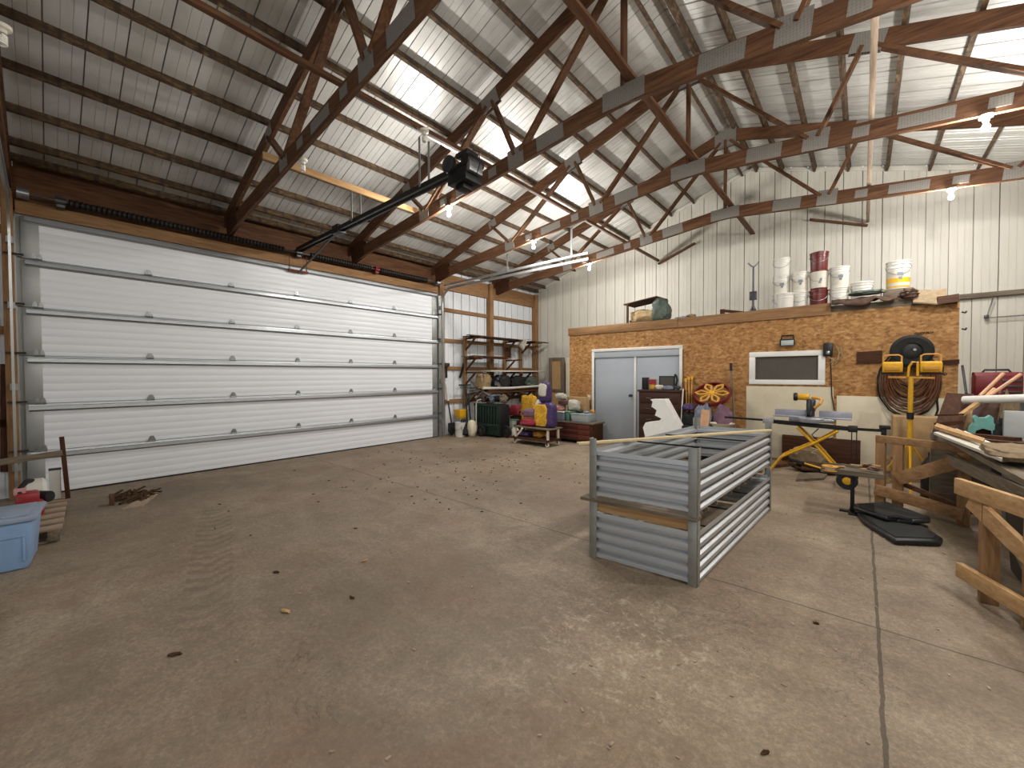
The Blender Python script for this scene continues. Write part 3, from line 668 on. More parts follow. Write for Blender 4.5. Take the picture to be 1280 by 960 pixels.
pail(7.36, 8.95, TZ+.676, .13, .31, 'maroon', 'plain maroon pail at the top of its stack', None, lid='maroon')
pail(7.64, 8.95, TZ, .13, .335, 'white_plastic', 'lower white pail of the stack right of the maroon pails', lid='white_plastic')
pail(7.64, 8.95, TZ+.348, .13, .335, 'white_plastic', 'upper white pail with pale print right of the maroon pails', 'paper_white', lid='white_plastic')
pail(7.93, 8.95, TZ, .14, .38, 'white_plastic', 'single white pail right of the stacked white ones', lid='white_plastic')
t = pail(8.37, 8.95, TZ+.21, .145, .44, 'white_plastic', 'white pail with yellow foot standing alone near the tarps', 'paper_white', handle=True)
MB().lathe([(.128, .02), (.1385, .02), (.1425, .17), (.135, .17), (.128, .02)], (8.37, 8.95, TZ+.21)).build('yellow_band', 'yellow_plastic', t)
tag(MB().bb((8.2, 8.80, TZ), (8.54, 9.1, TZ+.208), .01).build('wood_crate', 'grey_wood_X'), 'low grey wood block under the yellow-footed pail', 'block')
t = thing('jack_post', 'grey steel jack post standing upright on the plywood room', 'jack', (6.37, 8.85, TZ))
b = MB(); b.cyl((6.37, 8.85, TZ+.02), (6.37, 8.85, TZ+.9), .022, .016); b.build('column', 'dark_steel', t)
MB().tube([(6.28, 8.85, TZ+.99), (6.33, 8.85, TZ+.93), (6.37, 8.85, TZ+.90), (6.41, 8.85, TZ+.93), (6.46, 8.85, TZ+.99)], .014, 8).build('saddle', 'steel', t)
MB().bb((6.29, 8.79, TZ), (6.45, 8.91, TZ+.02), .003).lathe([(.06, .02), (.05, .1), (.03, .14), (.03, .16)], (6.37, 8.85, TZ)).build('base', 'dark_steel', t)
MB().bb((6.31, 8.82, TZ+.28), (6.43, 8.88, TZ+.44), .006).build('mechanism', 'dark_steel', t)
def lump(b, c, d, seed=0, amp=.22, freq=2.2, p=2.4, seg=22, rings=14):
    """soft crumpled body: super-ellipsoid pushed about by noise"""
    vs = []; fs = []
    def sp(v, e): return math.copysign(abs(v)**(2/e), v)
    for i in range(rings+1):
        ph = -math.pi/2 + math.pi*i/rings
        for k in range(seg):
            th = 2*math.pi*k/seg
            v = Vector((sp(math.cos(ph), p)*sp(math.cos(th), p), sp(math.cos(ph), p)*sp(math.sin(th), p), sp(math.sin(ph), p)))
            q = v*freq + Vector((seed*3.1, seed*1.7, seed*5.3))
            w = 1 + amp*mnoise.noise(q) + amp*.5*mnoise.noise(q*2.7)
            w2 = max(v.z, -.96)
            vs.append(Vector((c[0] + v.x*d[0]/2*w, c[1] + v.y*d[1]/2*w, c[2] + (w2*w if w2 > -.9 else w2)*d[2]/2)))
    for i in range(rings):
        for k in range(seg): fs.append((i*seg+k, i*seg+(k+1) % seg, (i+1)*seg+(k+1) % seg, (i+1)*seg+k))
    fs.append(tuple(range(seg))[::-1]); fs.append(tuple(rings*seg+k for k in range(seg)))
    lo = min(v.z for v in vs); base = c[2]-d[2]/2
    for v in vs: v.z += base - lo
    b._add(vs, fs, True); return b
t = thing('tarp_crate', 'tan canvas bundle under a dark green tarp on top of the plywood room, left part', 'bundle', (4.3, 9.0, TZ))
b = MB(); lump(b, (4.22, 9.0, TZ+.17), (.75, .5, .34), 1, .3); b.build('canvas', 'tan_canvas', t)
b = MB(); b.slab([(3.78, 8.75, TZ+.47), (4.55, 8.75, TZ+.56), (4.6, 9.3, TZ+.56), (3.8, 9.3, TZ+.47)], (0, 0, .02)); b.bb((3.86, 8.74, TZ), (3.9, 8.78, TZ+.47)); b.build('crate_top', 'dark_wood_X', t)
b = MB(); lump(b, (4.58, 8.95, TZ+.26), (.36, .55, .52), 4, .3); b.build('tarp', 'green_tarp', t)
for x, w, h, mat, lab, sd in ((5.1, .28, .07, 'grey_bag', 'grey rag on the plywood room top near the canvas bundle', 9), (5.28, .2, .1, 'burlap', 'small tan rag beside the grey rag on the room top', 10)):
    tag(lump(MB(), (x, 8.72, TZ+h/2), (w, .2, h), sd, .35).build('rag', mat), lab, 'rag')
tag(MB().beam((5.85, 8.72, TZ+.12), (6.23, 8.74, TZ+.04), .06, .05).box((5.87, 8.72, TZ+.07), (.07, .07, .14)).build('wood_offcut', 'dark_wood_X'), 'dark offcut lying on the room top left of the jack post', 'wood scrap')
# flattened tarps hanging over the right end
def drape(b, x0, x1, y0, y1, z, drop, seed, n=26, m=14, amp=.05):
    vs = []; fs = []
    for j in range(m+1):
        for i in range(n+1):
            u = i/n; v = j/m; x = x0 + (x1-x0)*u; y = y1 + (y0-y1)*v
            q = Vector((x*4.5, y*4.5, seed)); zz = z + amp*(.6 + mnoise.noise(q) + .5*mnoise.noise(q*2.3))
            if v > .72: zz -= drop*((v-.72)/.28)**1.3*(.6+.6*mnoise.noise(Vector((x*6, seed, 1)))+.4*math.sin(u*math.pi)); y -= .02
            vs.append((x, y, zz))
    for j in range(m):
        for i in range(n): a = j*(n+1)+i; fs.append((a, a+1, a+n+2, a+n+1))
    b._add(vs, fs, True); return b
b = MB(); drape(b, 7.56, 8.34, 8.44, 8.78, TZ+.035, .11, 3.3, amp=.06); tag(b.build('brown_tarp', 'brown_tarp', solid=.012), 'crumpled brown tarp spread over the room edge between the pails', 'tarp')
b = MB(); b.slab([(8.511, 8.450, 2.575), (8.764, 8.430, 2.520), (8.784, 8.750, 2.761), (8.554, 8.750, 2.793)], (0, 0, .02)); b.slab([(8.764, 8.430, 2.520), (8.861, 8.450, 2.534), (8.882, 8.750, 2.771), (8.784, 8.750, 2.761)], (0, 0, .02)); tag(b.build('burlap_sheet', 'burlap'), 'stiff grey-brown sheet jutting over the upper right corner of the room', 'sheet')
b = MB(); lump(b, (8.47, 8.56, TZ+.07), (.2, .2, .14), 12, .45, 3); tag(b.build('knotted_cloth', 'brown_cloth'), 'knotted brown cloth bunched at the room edge below the lone pail', 'cloth')
b = MB(); lump(b, (7.98, 8.60, TZ+.16), (.42, .2, .08), 15, .4, 3); tag(b.build('green_tarp', 'green_tarp'), 'folded dark green tarp on the brown tarp right of the pails', 'tarp')
b = MB(); b.slab([(8.763, 8.420, 2.530), (8.973, 8.420, 2.539), (8.976, 8.460, 2.656), (8.766, 8.460, 2.639)], (0, .25, .0)); tag(b.build('wood_offcut', 'dark_wood_X'), 'dark board end sticking out at the upper right corner of the room', 'wood scrap')

t = thing('light_switch', 'small white switch plate left of the sliding door on the plywood', 'switch', (2.98, 8.595, .95))
MB().bb((2.94, 8.588, .92), (3.02, 8.5995, 1.04), .003).build('plate', 'white_plastic', t); MB().bb((2.97, 8.580, .965), (2.99, 8.588, .995), .002).build('toggle', 'white_plastic', t)
# ------------------------------------------------------------------ galvanised planters
def planter(z0, zp0, zp1, ztop, C, lab):
    NL, NR, FL_, FR = [Vector((*c, 0)) for c in C]
    t = thing('raised_planter', lab, 'planter', ((NL.x+FR.x)/2, (NL.y+FR.y)/2, z0), 'galvanised raised planters in a stack')
    h = zp1 - zp0; cyc = 4.3
    def panel(a, b, nm='corrugated_panel'):
        d = (b-a).normalized(); nrm = Vector((d.y, -d.x, 0)); n = 52
        pr = []; pt = h/cyc; zc = zp0
        while zc < zp1 - 1e-4:
            for f, o in ((0, .016), (.24, .016), (.46, -.018), (.74, -.018), (.88, .016)):
                if zc + f*pt <= zp1: pr.append((o, zc + f*pt))
            zc += pt
        pr.append((.016, zp1))
        MB().sweep(pr, a + d*.015, b - d*.015, nrm, (0, 0, 1)).build(nm, 'planter_metal', t, solid=.003)
    panel(NL, NR); panel(NR, FR); panel(FR, FL_); panel(FL_, NL)
    for p, sx, sy in ((NL, 1, 1), (NR, -1, 1), (FL_, 1, -1), (FR, -1, -1)):
        b = MB(); o = .02
        x, y = p.x - sx*o, p.y - sy*o
        b.bb((x, y, z0), (x+sx*.066, y+sy*.004, ztop), .001); b.bb((x, y, z0), (x+sx*.004, y+sy*.066, ztop), .001)
        for zz in (zp0+.06, zp0+h*.5, zp1-.05): b.cyl((x+sx*.04, y-sy*.006, zz), (x+sx*.04, y+sy*.002, zz), .008, seg=8)
        b.build('corner_post', 'planter_post', t)
    for f, zz in ((.34, zp1-.02), (.62, zp1-.02), (.4, zp0+.12)):
        a = NL.lerp(FL_, f); c = NR.lerp(FR, f); MB().tube([(a.x, a.y, zz), (c.x, c.y, zz)], .008, 6).build('tie_rod', 'black_metal', t)
    return t
PC = [(6.262, 2.985), (7.062, 3.045), (6.42, 5.22), (7.18, 5.30)]
planter(0, .02, .39, .47, PC, 'galvanised corrugated raised planter standing on the concrete, lower of two')
b = MB(); b.slab([(6.30, 2.995, .392), (7.01, 3.05, .392), (7.01, 3.05, .468), (6.30, 2.995, .468)], (0, .035, 0)); tag(b.build('planter_board', 'new_wood_X'), 'pale board closing the front end of the lower planter', 'board')
b = MB(); b.slab([(6.17, 2.94, .475), (7.08, 3.01, .475), (7.08, 3.13, .475), (6.17, 3.06, .475)], (0, 0, .024)); tag(b.build('spacer_plank', 'grey_wood_X'), 'weathered spacer plank between the two planters at the near end', 'board')
for k in range(9):
    y = 3.32 + k*.21
    tag(MB().bb((6.36+.016*k, y-.03, .475), (7.06+.013*k, y+.03, .499), .002).build('spacer_lath', 'grey_wood_X'), 'thin cross slat between the two stacked planters', 'slat', 'cross slats between the planters')
PC2 = [(x+.0, y+.0) for x, y in PC]
planter(.50, .535, .90, 1.0, PC2, 'galvanised corrugated raised planter stacked on top of another planter')
a, c = Vector((6.048, 3.095, 0.915)), Vector((7.204, 5.186, 0.915))
tag(MB().beam(a, c, .042, .022, bev=.002).build('furring_strip', 'lath'), 'long pale wooden strip lying across the upper planter', 'strip')

# ------------------------------------------------------------------ dresser and what leans near the sliding door
dx0, dx1, dy0, dy1 = 4.45, 5.28, 8.06, 8.48
t = thing('dresser', 'dark brown chest of drawers standing before the sliding door', 'dresser', (4.87, 8.27, 0))
MB().bb((dx0, dy0+.02, .05), (dx1, dy1, 1.18), .006).build('carcass', 'dresser_brown', t)
MB().bb((dx0-.02, dy0-.01, 1.18), (dx1+.02, dy1+.02, 1.22), .008).build('top', 'dresser_brown', t)
MB().bb((dx0+.03, dy0+.04, 0), (dx1-.03, dy1-.02, .05)).build('plinth', 'dark_wood_X', t)
for k in range(5):
    z = .08 + k*.218; d_ = MB().bb((dx0+.03, dy0, z), (dx1-.03, dy0+.022, z+.2), .006).build('drawer', 'dresser_brown', t)
    b = MB()
    for sx in (.22, .61): b.tube([(dx0+sx-.05, dy0, z+.11), (dx0+sx-.045, dy0-.025, z+.105), (dx0+sx+.045, dy0-.025, z+.105), (dx0+sx+.05, dy0, z+.11)], .006, 6)
    b.build('drawer_pull', 'steel', d_)
DT = 1.222
tag(MB().box((4.52, 8.26, DT+.125), (.10, .16, .25), .008).build('speaker_box', 'black_plastic'), 'small upright black box at the left end of the dresser top', 'box')
t = thing('picture_book', 'upright book with a red and yellow picture on the dresser', 'book', (4.68, 8.24, DT))
MB().box((4.68, 8.24, DT+.11), (.16, .03, .22), .003).build('book_block', 'cardboard', t)
MB().box((4.68, 8.222, DT+.155), (.15, .006, .10)).build('cover_picture', 'red_bag', t); MB().lathe([(0, -.003), (.045, -.003), (.045, .003), (0, .003)], (4.68, 8.221, DT+.06), 14, 'Y').build('cover_picture', 'yellow_plastic', t)
t = thing('framed_picture', 'dark rectangular picture frame standing on the dresser top', 'frame', (4.95, 8.30, DT))
MB().box((4.95, 8.30, DT+.14), (.32, .03, .28), .006).build('frame', 'black_plastic', t); MB().box((4.95, 8.283, DT+.14), (.27, .006, .23)).build('picture', 'screen_grey', t)
tag(lump(MB(), (4.86, 8.15, DT+.05), (.16, .1, .1), 3, .35).build('paper_wad', 'paper_white'), 'crumpled white paper at the front of the dresser top', 'paper')
t = thing('desk_vice', 'black clamp tool with upright arm at the right of the dresser top', 'tool', (5.14, 8.25, DT))
MB().box((5.12, 8.25, DT+.05), (.22, .1, .06), .01).bb((5.02, 8.22, DT), (5.06, 8.28, DT+.03)).bb((5.17, 8.22, DT), (5.21, 8.28, DT+.03)).build('base', 'dark_steel', t); MB().tube([(5.14, 8.25, DT+.06), (5.17, 8.25, DT+.2), (5.15, 8.25, DT+.28), (5.12, 8.25, DT+.31)], .022, 8).build('arm', 'black_plastic', t)
tag(lump(MB(), (5.03, 8.13, DT+.04), (.2, .08, .08), 21, .3).build('cloth_rag', 'grey_bag'), 'grey rag in front of the clamp tool on the dresser', 'rag')
# foam packing, stepped outline, stood on edge
pl = [(4.876, 7.450, 0.335), (4.828, 7.450, 0.529), (4.875, 7.450, 0.624), (5.133, 7.450, 0.673), (5.177, 7.450, 0.721), (5.058, 7.450, 0.772), (5.087, 7.450, 0.871), (4.989, 7.450, 0.933), (5.011, 7.450, 1.024), (4.965, 7.450, 1.067), (5.234, 7.450, 1.077), (5.494, 7.450, 0.612), (5.468, 7.450, 0.322), (5.441, 7.450, -0.015), (4.986, 7.450, -0.076)]
tag(MB().prism([(p[0], max(p[2], 0.0)) for p in pl], 7.40, 7.62, 'XZ').build('foam_packing', 'white_foam'), 'stepped white foam packing block standing in front of the dresser', 'packing')
poles = (((5.268, 8.450, 1.435), (5.383, 8.200, 0.485), 'left'), ((5.314, 8.500, 1.467), (5.398, 8.250, 0.449), 'middle'), ((5.360, 8.550, 1.483), (5.412, 8.300, 0.461), 'right'))
for a, c, nm in poles:
    a, c = Vector(a), Vector(c); d = (c-a).normalized(); c = a + d*((a.z)/-d.z) if d.z < 0 else c
    t = thing('yellow_pole', 'thin yellow pole leaning beside the sliding door, %s of three' % nm, 'pole', c, 'yellow poles by the dresser')
    MB().tube([a, c], .014, 8).build('shaft', 'amber_plastic', t); MB().cyl(a - d*.01, a + d*.05, .028, .022, 10).build('cap', 'yellow_plastic', t)
a, c = Vector((5.361, 8.020, 1.255)), Vector((5.360, 7.900, 0.559)); d = (c-a).normalized(); c = a + d*(a.z/-d.z)
tag(MB().tube([a, c], .013, 8).build('white_rod', 'white_plastic'), 'white rod leaning at the right side of the dresser', 'rod')
a, c = Vector((5.166, 8.585, 2.041)), Vector((5.168, 8.570, 1.170)); c.z = 0
tag(MB().tube([a, c], .01, 8).build('thin_lath', 'fir_Z'), 'long thin lath standing against the right jamb of the sliding door', 'stick')
b = MB(); lump(b, (5.50, 7.95, .42), (.28, .26, .84), 31, .2, 1.6, 2.6); tag(b.build('dark_sack', 'black_rubber'), 'dark round-topped sack standing right of the dresser', 'sack')
b = MB(); lump(b, (5.48, 7.95, .915), (.2, .16, .13), 33, .3, 2.5, 3); tag(b.build('plum_bundle', 'purple'), 'small plum coloured bundle on top of the dark sack', 'bundle')
# spoked toy wheel
t = thing('toy_wheel', 'red rimmed wheel with yellow petal spokes lying on the grey bags', 'wheel', (5.815, 8.250, 0.970))
wc = Vector((5.814, 8.250, 1.152)); mx = Matrix.Translation(wc) @ Matrix.Rotation(math.radians(-52), 4, 'X')
b = MB(mx); b.lathe([(.29, -.04), (.315, -.045), (.33, -.02), (.33, .02), (.31, .035), (.29, .03), (.29, -.04)], (0, 0, 0), 34, 'Y'); b.build('rim', 'red_paint', t)
b = MB(mx)
for k in range(6):
    a = 2*math.pi*k/6
    pts = [(r_*math.cos(a+o)*1.0, -.02-.015*math.sin(r_*9), r_*math.sin(a+o)) for r_, o in ((.05, 0), (.12, .30), (.21, .28), (.295, 0))]
    pts2 = [(r_*math.cos(a-o)*1.0, -.02-.015*math.sin(r_*9), r_*math.sin(a-o)) for r_, o in ((.05, 0), (.12, .30), (.21, .28), (.295, 0))]
    b.tube(pts, .022, 6); b.tube(pts2, .022, 6)
b.build('spokes', 'amber_plastic', t)
b = MB(mx); b.lathe([(0, -.06), (.05, -.05), (.06, 0), (.05, .04), (0, .04)], (0, 0, 0), 16, 'Y'); b.build('hub', 'yellow_plastic', t)
b = MB(); lump(b, (5.74, 7.98, .50), (.32, .32, 1.00), 40, .28, 2); tag(b.build('grey_bag', 'grey_bag'), 'blue-grey bulging bag under the toy wheel, left one', 'bag')
b = MB(); lump(b, (6.07, 7.98, .49), (.33, .34, .98), 43, .28, 2); tag(b.build('grey_bag', 'mauve_cloth'), 'mauve-grey bulging bag right of the blue-grey one', 'bag')
b = MB(); lump(b, (5.9, 8.42, .4), (.34, .2, .8), 46, .2, 2); tag(b.build('grey_bag', 'black_rubber'), 'dark bag behind the toy wheel against the plywood', 'bag')
b = MB(); b.slab([(5.777, 7.600, 0.535), (5.922, 7.600, 0.548), (5.920, 7.700, 0.892), (5.786, 7.700, 0.899)], (0, .03, 0)); o = tag(b.build('wood_block', 'peach'), 'peach coloured wood block standing up before the grey bags', 'block')
tag(MB().bb((5.45, 7.55, 0), (5.85, 7.82, .60), .01).build('black_crate', 'black_plastic'), 'black crate hidden behind the planters that carries the peach block', 'crate')
tag(MB().lathe([(0, 0), (.1, 0), (.19, .1), (.2, .1), (.11, -.008), (0, -.008)], (6.12, 7.72, .58), 22).build('bowl', 'cream_paint'), 'shallow cream bowl at the foot of the mauve bag', 'bowl')
tag(MB().bb((5.95, 7.55, 0), (6.35, 7.85, .57), .01).build('cardboard_box', 'dark_wood_X'), 'dark box under the cream bowl', 'box')
t = thing('broom_handle', 'long tool handle with black grip leaning on the plywood left of the window', 'tool', (6.188, 8.300, 0.468))
a, c = Vector((6.078, 8.520, 1.604)), Vector((6.182, 8.320, 0.643)); d = (c-a).normalized(); c = a + d*(a.z/-d.z)
MB().tube([a, c], .016, 8).build('shaft', 'grey_wood_Z', t); MB().tube([a - d*.14, a + d*.01], .022, 8).build('grip', 'black_rubber', t)

# ------------------------------------------------------------------ saw on its stand
SY = 7.12
t = thing('saw_stand', 'yellow legged folding saw stand with long black rails', 'saw stand', (7.4, SY, 0))
b = MB(); b.beam((6.95, SY, .825), (7.87, SY-.03, .79), .10, .05); b.beam((7.02, SY-.07, .815), (7.84, SY-.10, .785), .03, .035); b.build('rail', 'black_metal', t)
MB().box((6.90, SY, .83), (.14, .12, .07), .01).build('end_clamp', 'saw_blue', t)
MB().beam((6.30, SY, .845), (6.9, SY, .835), .03, .03).build('extension_bar', 'black_metal', t)
MB().beam((7.84, SY-.03, .79), (8.19, SY-.04, .795), .03, .035).build('extension_bar', 'black_metal', t)
MB().bb((8.15, SY-.08, .62), (8.20, SY, .84), .006).bb((8.13, SY-.10, .82), (8.24, SY+.02, .86), .006).build('work_support', 'black_metal', t)
MB().bb((7.82, SY-.13, .755), (7.92, SY+.05, .83), .008).build('end_clamp', 'black_plastic', t)
for s_ in (-.15, .15):
    MB().tube([(7.72, SY+s_, .76), (7.455, SY+s_, .565), (7.08, SY+s_, .33), (6.89, SY+s_, .03)], .017, 8).build('leg', 'yellow_metal', t)
    MB().tube([(7.26, SY+s_*.8, .77), (7.455, SY+s_*.8, .565), (7.74, SY+s_*.8, .20), (7.80, SY+s_*.8, .115)], .017, 8).build('leg', 'yellow_metal', t)
    MB().cyl((6.885, SY+s_, 0), (6.895, SY+s_, .05), .026, seg=10).build('foot', 'black_rubber', t)
    w_ = MB().lathe([(.05, -.025), (.105, -.028), (.115, 0), (.105, .028), (.05, .025), (.05, -.025)], (7.82, SY+s_*1.25, .116), 22, 'Y').build('wheel', 'black_rubber', t)
    MB().lathe([(0, -.03), (.02, -.03), (.055, -.02), (.055, .02), (0, .02)], (7.82, SY+s_*1.25, .116), 18, 'Y').build('hub', 'yellow_metal', w_)
MB().tube([(7.08, SY-.15, .33), (7.08, SY+.15, .33)], .012, 8).build('cross_bar', 'yellow_metal', t)
MB().tube([(7.74, SY-.15, .2), (7.74, SY+.15, .2)], .012, 8).build('cross_bar', 'yellow_metal', t)
MB().tube([(7.62, SY-.2, .225), (7.36, SY-.2, .285)], .013, 8).build('pull_handle', 'yellow_metal', t); MB().tube([(7.36, SY-.2, .285), (7.18, SY-.2, .325)], .019, 8).build('handle_grip', 'black_rubber', t)
for dx in (0, .05): MB().beam((7.86+dx, SY-.12, .76), (7.86+dx, SY-.13, .30), .012, .012, (0, 1, 0)).build('hanging_strap', 'black_metal', t)
t = thing('miter_saw', 'yellow and grey miter saw on the folding stand below the window', 'saw', (7.42, SY, .85))
MB().lathe([(0, 0), (.15, 0), (.16, .02), (.16, .055), (.15, .065), (0, .065)], (7.42, SY-.03, .85), 26).build('turntable', 'saw_blue', t)
MB().bb((7.16, SY-.09, .85), (7.68, SY+.08, .905), .012).build('base', 'steel', t)
for x0, x1 in ((6.97, 7.36), (7.50, 7.86)): MB().bb((x0, SY+.05, .905), (x1, SY+.08, 1.01), .006).bb((x0, SY-.08, .905), (x1, SY+.05, .925), .004).build('fence', 'saw_blue', t)
for dx in (-.03, .02): MB().tube([(7.42+dx, SY+.1, 1.0), (7.42+dx, SY+.36, 1.02)], .014, 8).build('slide_rail', 'steel', t)
MB().beam((7.40, SY+.14, .9), (7.40, SY+.12, 1.16), .09, .09, (0, 1, 0), .012).build('arm', 'dark_steel', t)
MB().lathe([(0, -.02), (.10, -.022), (.12, -.01), (.12, .012), (.10, .02), (0, .02)], (7.40, SY-.02, 1.06), 26, 'X').build('blade_guard', 'dark_steel', t)
MB().lathe([(0, -.08), (.04, -.08), (.045, -.06), (.047, .04), (.04, .06), (0, .06)], (7.33, SY+.02, 1.20), 18, 'X').build('motor', 'yellow_metal', t)
MB().lathe([(0, -.03), (.055, -.03), (.06, 0), (.05, .02), (0, .02)], (7.235, SY+.02, 1.20), 16, 'X').build('motor_cap', 'black_plastic', t)
MB().tube([(7.42, SY-.02, 1.20), (7.5, SY-.05, 1.19), (7.54, SY-.10, 1.17), (7.52, SY-.14, 1.12), (7.46, SY-.12, 1.06)], .02, 8).build('handle', 'amber_plastic', t)
MB().bb((7.36, SY-.06, 1.0), (7.46, SY+.08, 1.17), .015).build('gear_housing', 'dark_steel', t)
tag(MB().tube([(7.5, SY+.02, .76), (7.42, SY+.05, .66), (7.5, SY+.03, .58), (7.58, SY, .62), (7.66, SY+.05, .64)], .007, 6).build('power_cord', 'black_rubber'), 'black power cord dangling under the saw stand rails', 'cord')
# junk on the floor behind the stand
for lab, q, th, m in (('grey board lying on the floor behind the saw stand', ((7.262, 6.972, 0.000), (7.557, 7.337, 0.000), (7.586, 7.858, 0.000), (7.244, 7.439, 0.000)), .03, 'grey_wood_X'), ('brown offcut lying flat behind the saw stand by the cream panel', ((6.891, 7.764, 0.000), (7.094, 8.086, 0.000), (7.075, 8.473, 0.000), (6.863, 8.130, 0.000)), .05, 'old_wood_X')):
    tag(MB().slab(q, (0, 0, th)).build('wood_offcut', m), lab, 'wood scrap')
b = MB(); lump(b, (7.40, 7.82, .07), (.55, .3, .14), 51, .45, 3.5); tag(b.build('scrap_pile', 'bark'), 'low heap of brown bark and scraps behind the saw stand', 'scrap heap')
b = MB(); lump(b, (7.3, 8.2, .16), (.5, .26, .32), 55, .4, 3); tag(b.build('burlap_sack', 'burlap'), 'slumped burlap sack against the cream panel behind the saw stand', 'sack')
# roller stand with cluttered tray
t = thing('roller_stand', 'small black pedestal stand carrying a cluttered wooden tray near the saw stand', 'stand', (7.89, 5.80, 0))
MB().bb((7.872, 5.78, .0), (7.908, 5.82, .44), .004).build('post', 'black_metal', t)
MB().bb((7.78, 5.77, 0), (8.0, 5.83, .02), .004).bb((7.86, 5.68, 0), (7.92, 5.92, .02), .004).build('foot', 'black_metal', t)
b = MB(); b.bb((7.62, 5.62, .44), (8.14, 6.0, .46), .004); b.bb((7.62, 5.62, .46), (8.14, 5.64, .49)); b.bb((7.62, 5.98, .46), (8.14, 6.0, .49)); b.build('tray', 'grey_wood_X', t)
rnd = random.Random(4)
for k in range(14):
    x, y = rnd.uniform(7.68, 8.08), rnd.uniform(5.68, 5.92); a = rnd.uniform(0, 3)
    tag(MB().beam((x-.08*math.cos(a), y-.05*math.sin(a), .475+.006*k), (x+.08*math.cos(a), y+.05*math.sin(a), .475+.006*k), .028, .012).build('scrap_stick', ('new_wood_X', 'grey_wood_X', 'old_wood_X')[k % 3]), 'short wood offcut in the cluttered tray of the pedestal stand', 'wood scrap', 'offcuts in the tray')
t = thing('cord_reel', 'small pale yellow reel lying at the left end of the cluttered tray', 'reel', (7.66, 5.8, .46))
MB().lathe([(.03, .462), (.075, .462), (.075, .472), (.045, .476), (.045, .50), (.075, .504), (.075, .514), (.03, .514), (.03, .462)], (7.70, 5.66, .0), 20).build('spool', 'amber_plastic', t); MB().lathe([(.046, .477), (.06, .478), (.06, .50), (.046, .501), (.046, .477)], (7.70, 5.66, .0), 18).build('cord', 'paper_white', t)
# ------------------------------------------------------------------ yellow work lights
LX, LY = 8.44, 7.45
t = thing('work_light_stand', 'yellow twin work light on a tall yellow mast before the hose coil', 'work light', (LX, LY, 0))
MB().cyl((LX, LY, .25), (LX, LY, 1.48), .026, seg=12).build('mast', 'yellow_metal', t)
MB().cyl((LX, LY, .93), (LX, LY, 1.02), .036, seg=12).build('collar', 'black_plastic', t)
MB().beam((LX-.22, LY, 1.485), (LX+.22, LY, 1.475), .025, .025).build('cross_bar', 'amber_plastic', t)
for k in range(3):
    a = 2*math.pi*k/3 + .5; MB().tube([(LX, LY, .62), (LX+.38*math.cos(a), LY+.38*math.sin(a), .012)], .012, 8).build('leg', 'yellow_metal', t)
MB().tube([(LX-.03, LY-.02, 1.49), (LX-.02, LY-.02, 1.62), (LX+.01, LY-.02, 1.68), (LX+.06, LY-.02, 1.68), (LX+.06, LY-.02, 1.50)], .014, 8).build('carry_handle', 'yellow_metal', t)
for sx in (-.18, .18):
    h = MB().box((LX+sx, LY-.01, 1.62), (.20, .11, .13), .016, (.15, 0, 0)).build('lamp_housing', 'yellow_plastic', t)
    MB().box((LX+sx, LY-.075, 1.60), (.15, .014, .05), .004, (.15, 0, 0)).build('lens', 'amber_plastic', h)
    MB().tube([(LX+sx-.09, LY, 1.67), (LX+sx-.09, LY, 1.76), (LX+sx-.06, LY, 1.78), (LX+sx+.06, LY, 1.78), (LX+sx+.09, LY, 1.76), (LX+sx+.09, LY, 1.67)], .010, 8).build('handle', 'amber_plastic', h)
    MB().tube([(LX+sx-.11, LY, 1.62), (LX+sx-.11, LY, 1.53), (LX+sx+.11, LY, 1.53), (LX+sx+.11, LY, 1.62)], .010, 8).build('yoke', 'black_metal', h)
    MB().beam((LX+sx, LY, 1.49), (LX+sx, LY, 1.535), .02, .02, (0, 1, 0)).build('yoke_stem', 'black_metal', h)
tag(MB().bb((8.30, 8.02, 0), (8.78, 8.42, .92), .01).build('cardboard_box', 'cardboard'), 'tall tan box standing below the hose coil', 'box')
# ------------------------------------------------------------------ left foreground
t = thing('storage_tote', 'blue plastic storage tote with lid at the left picture edge', 'tote', (2.72, -.37, 0))
mx = rotz(math.radians(-6), (2.72, -.37, 0))
def taper(b, x0, x1, y0, y1, z0, z1, k=.035, bev=0):
    b.quad8([(x0+k, y0+k, z0), (x1-k, y0+k, z0), (x1-k, y1-k, z0), (x0+k, y1-k, z0)], [(x0, y0, z1), (x1, y0, z1), (x1, y1, z1), (x0, y1, z1)])
    if bev: bmesh.ops.bevel(b.bm, geom=b.bm.edges[:], offset=bev, segments=2, affect='EDGES', profile=.5)
    return b
taper(MB(mx), 2.48, 2.95, -.69, -.055, 0, .385, .03, .02).build('body', 'blue_tote', t)
b = MB(mx)
for y0 in (-.62, -.31):
    for p, q in (((2.933, y0, .07), (2.945, y0+.012, .27)), ((2.933, y0+.2, .07), (2.945, y0+.212, .27)), ((2.936, y0, .265), (2.952, y0+.212, .277))): b.bb(p, q, .003)
b.build('moulded_ribs', 'blue_tote', t)
b = MB(mx); b.bb((2.45, -.72, .385), (2.98, -.03, .425), .012); b.bb((2.50, -.67, .425), (2.93, -.08, .437), .005); b.build('lid', 'blue_lid', t)
t = thing('wood_pallet', 'worn wooden pallet on the floor behind the blue tote', 'pallet', (1.65, -.4, 0))
pm = rotz(math.radians(-3), (1.65, -.4, 0))
for k in range(6): MB(pm).bb((.93+k*.245, -.95, .10), (1.07+k*.245, .12, .122), .003).build('deck_slat', 'pale_wood_Y', t)
for y in (-.93, -.42, .03): MB(pm).bb((.93, y, .02), (2.36, y+.08, .10), .003).build('stringer', 'grey_wood_X', t)
for k in range(3): MB(pm).bb((.95+k*.62, -.94, 0), (1.07+k*.62, .11, .02), .003).build('bottom_slat', 'pale_wood_Y', t)
BX, BY, BZ = 1.62, -.10, .125
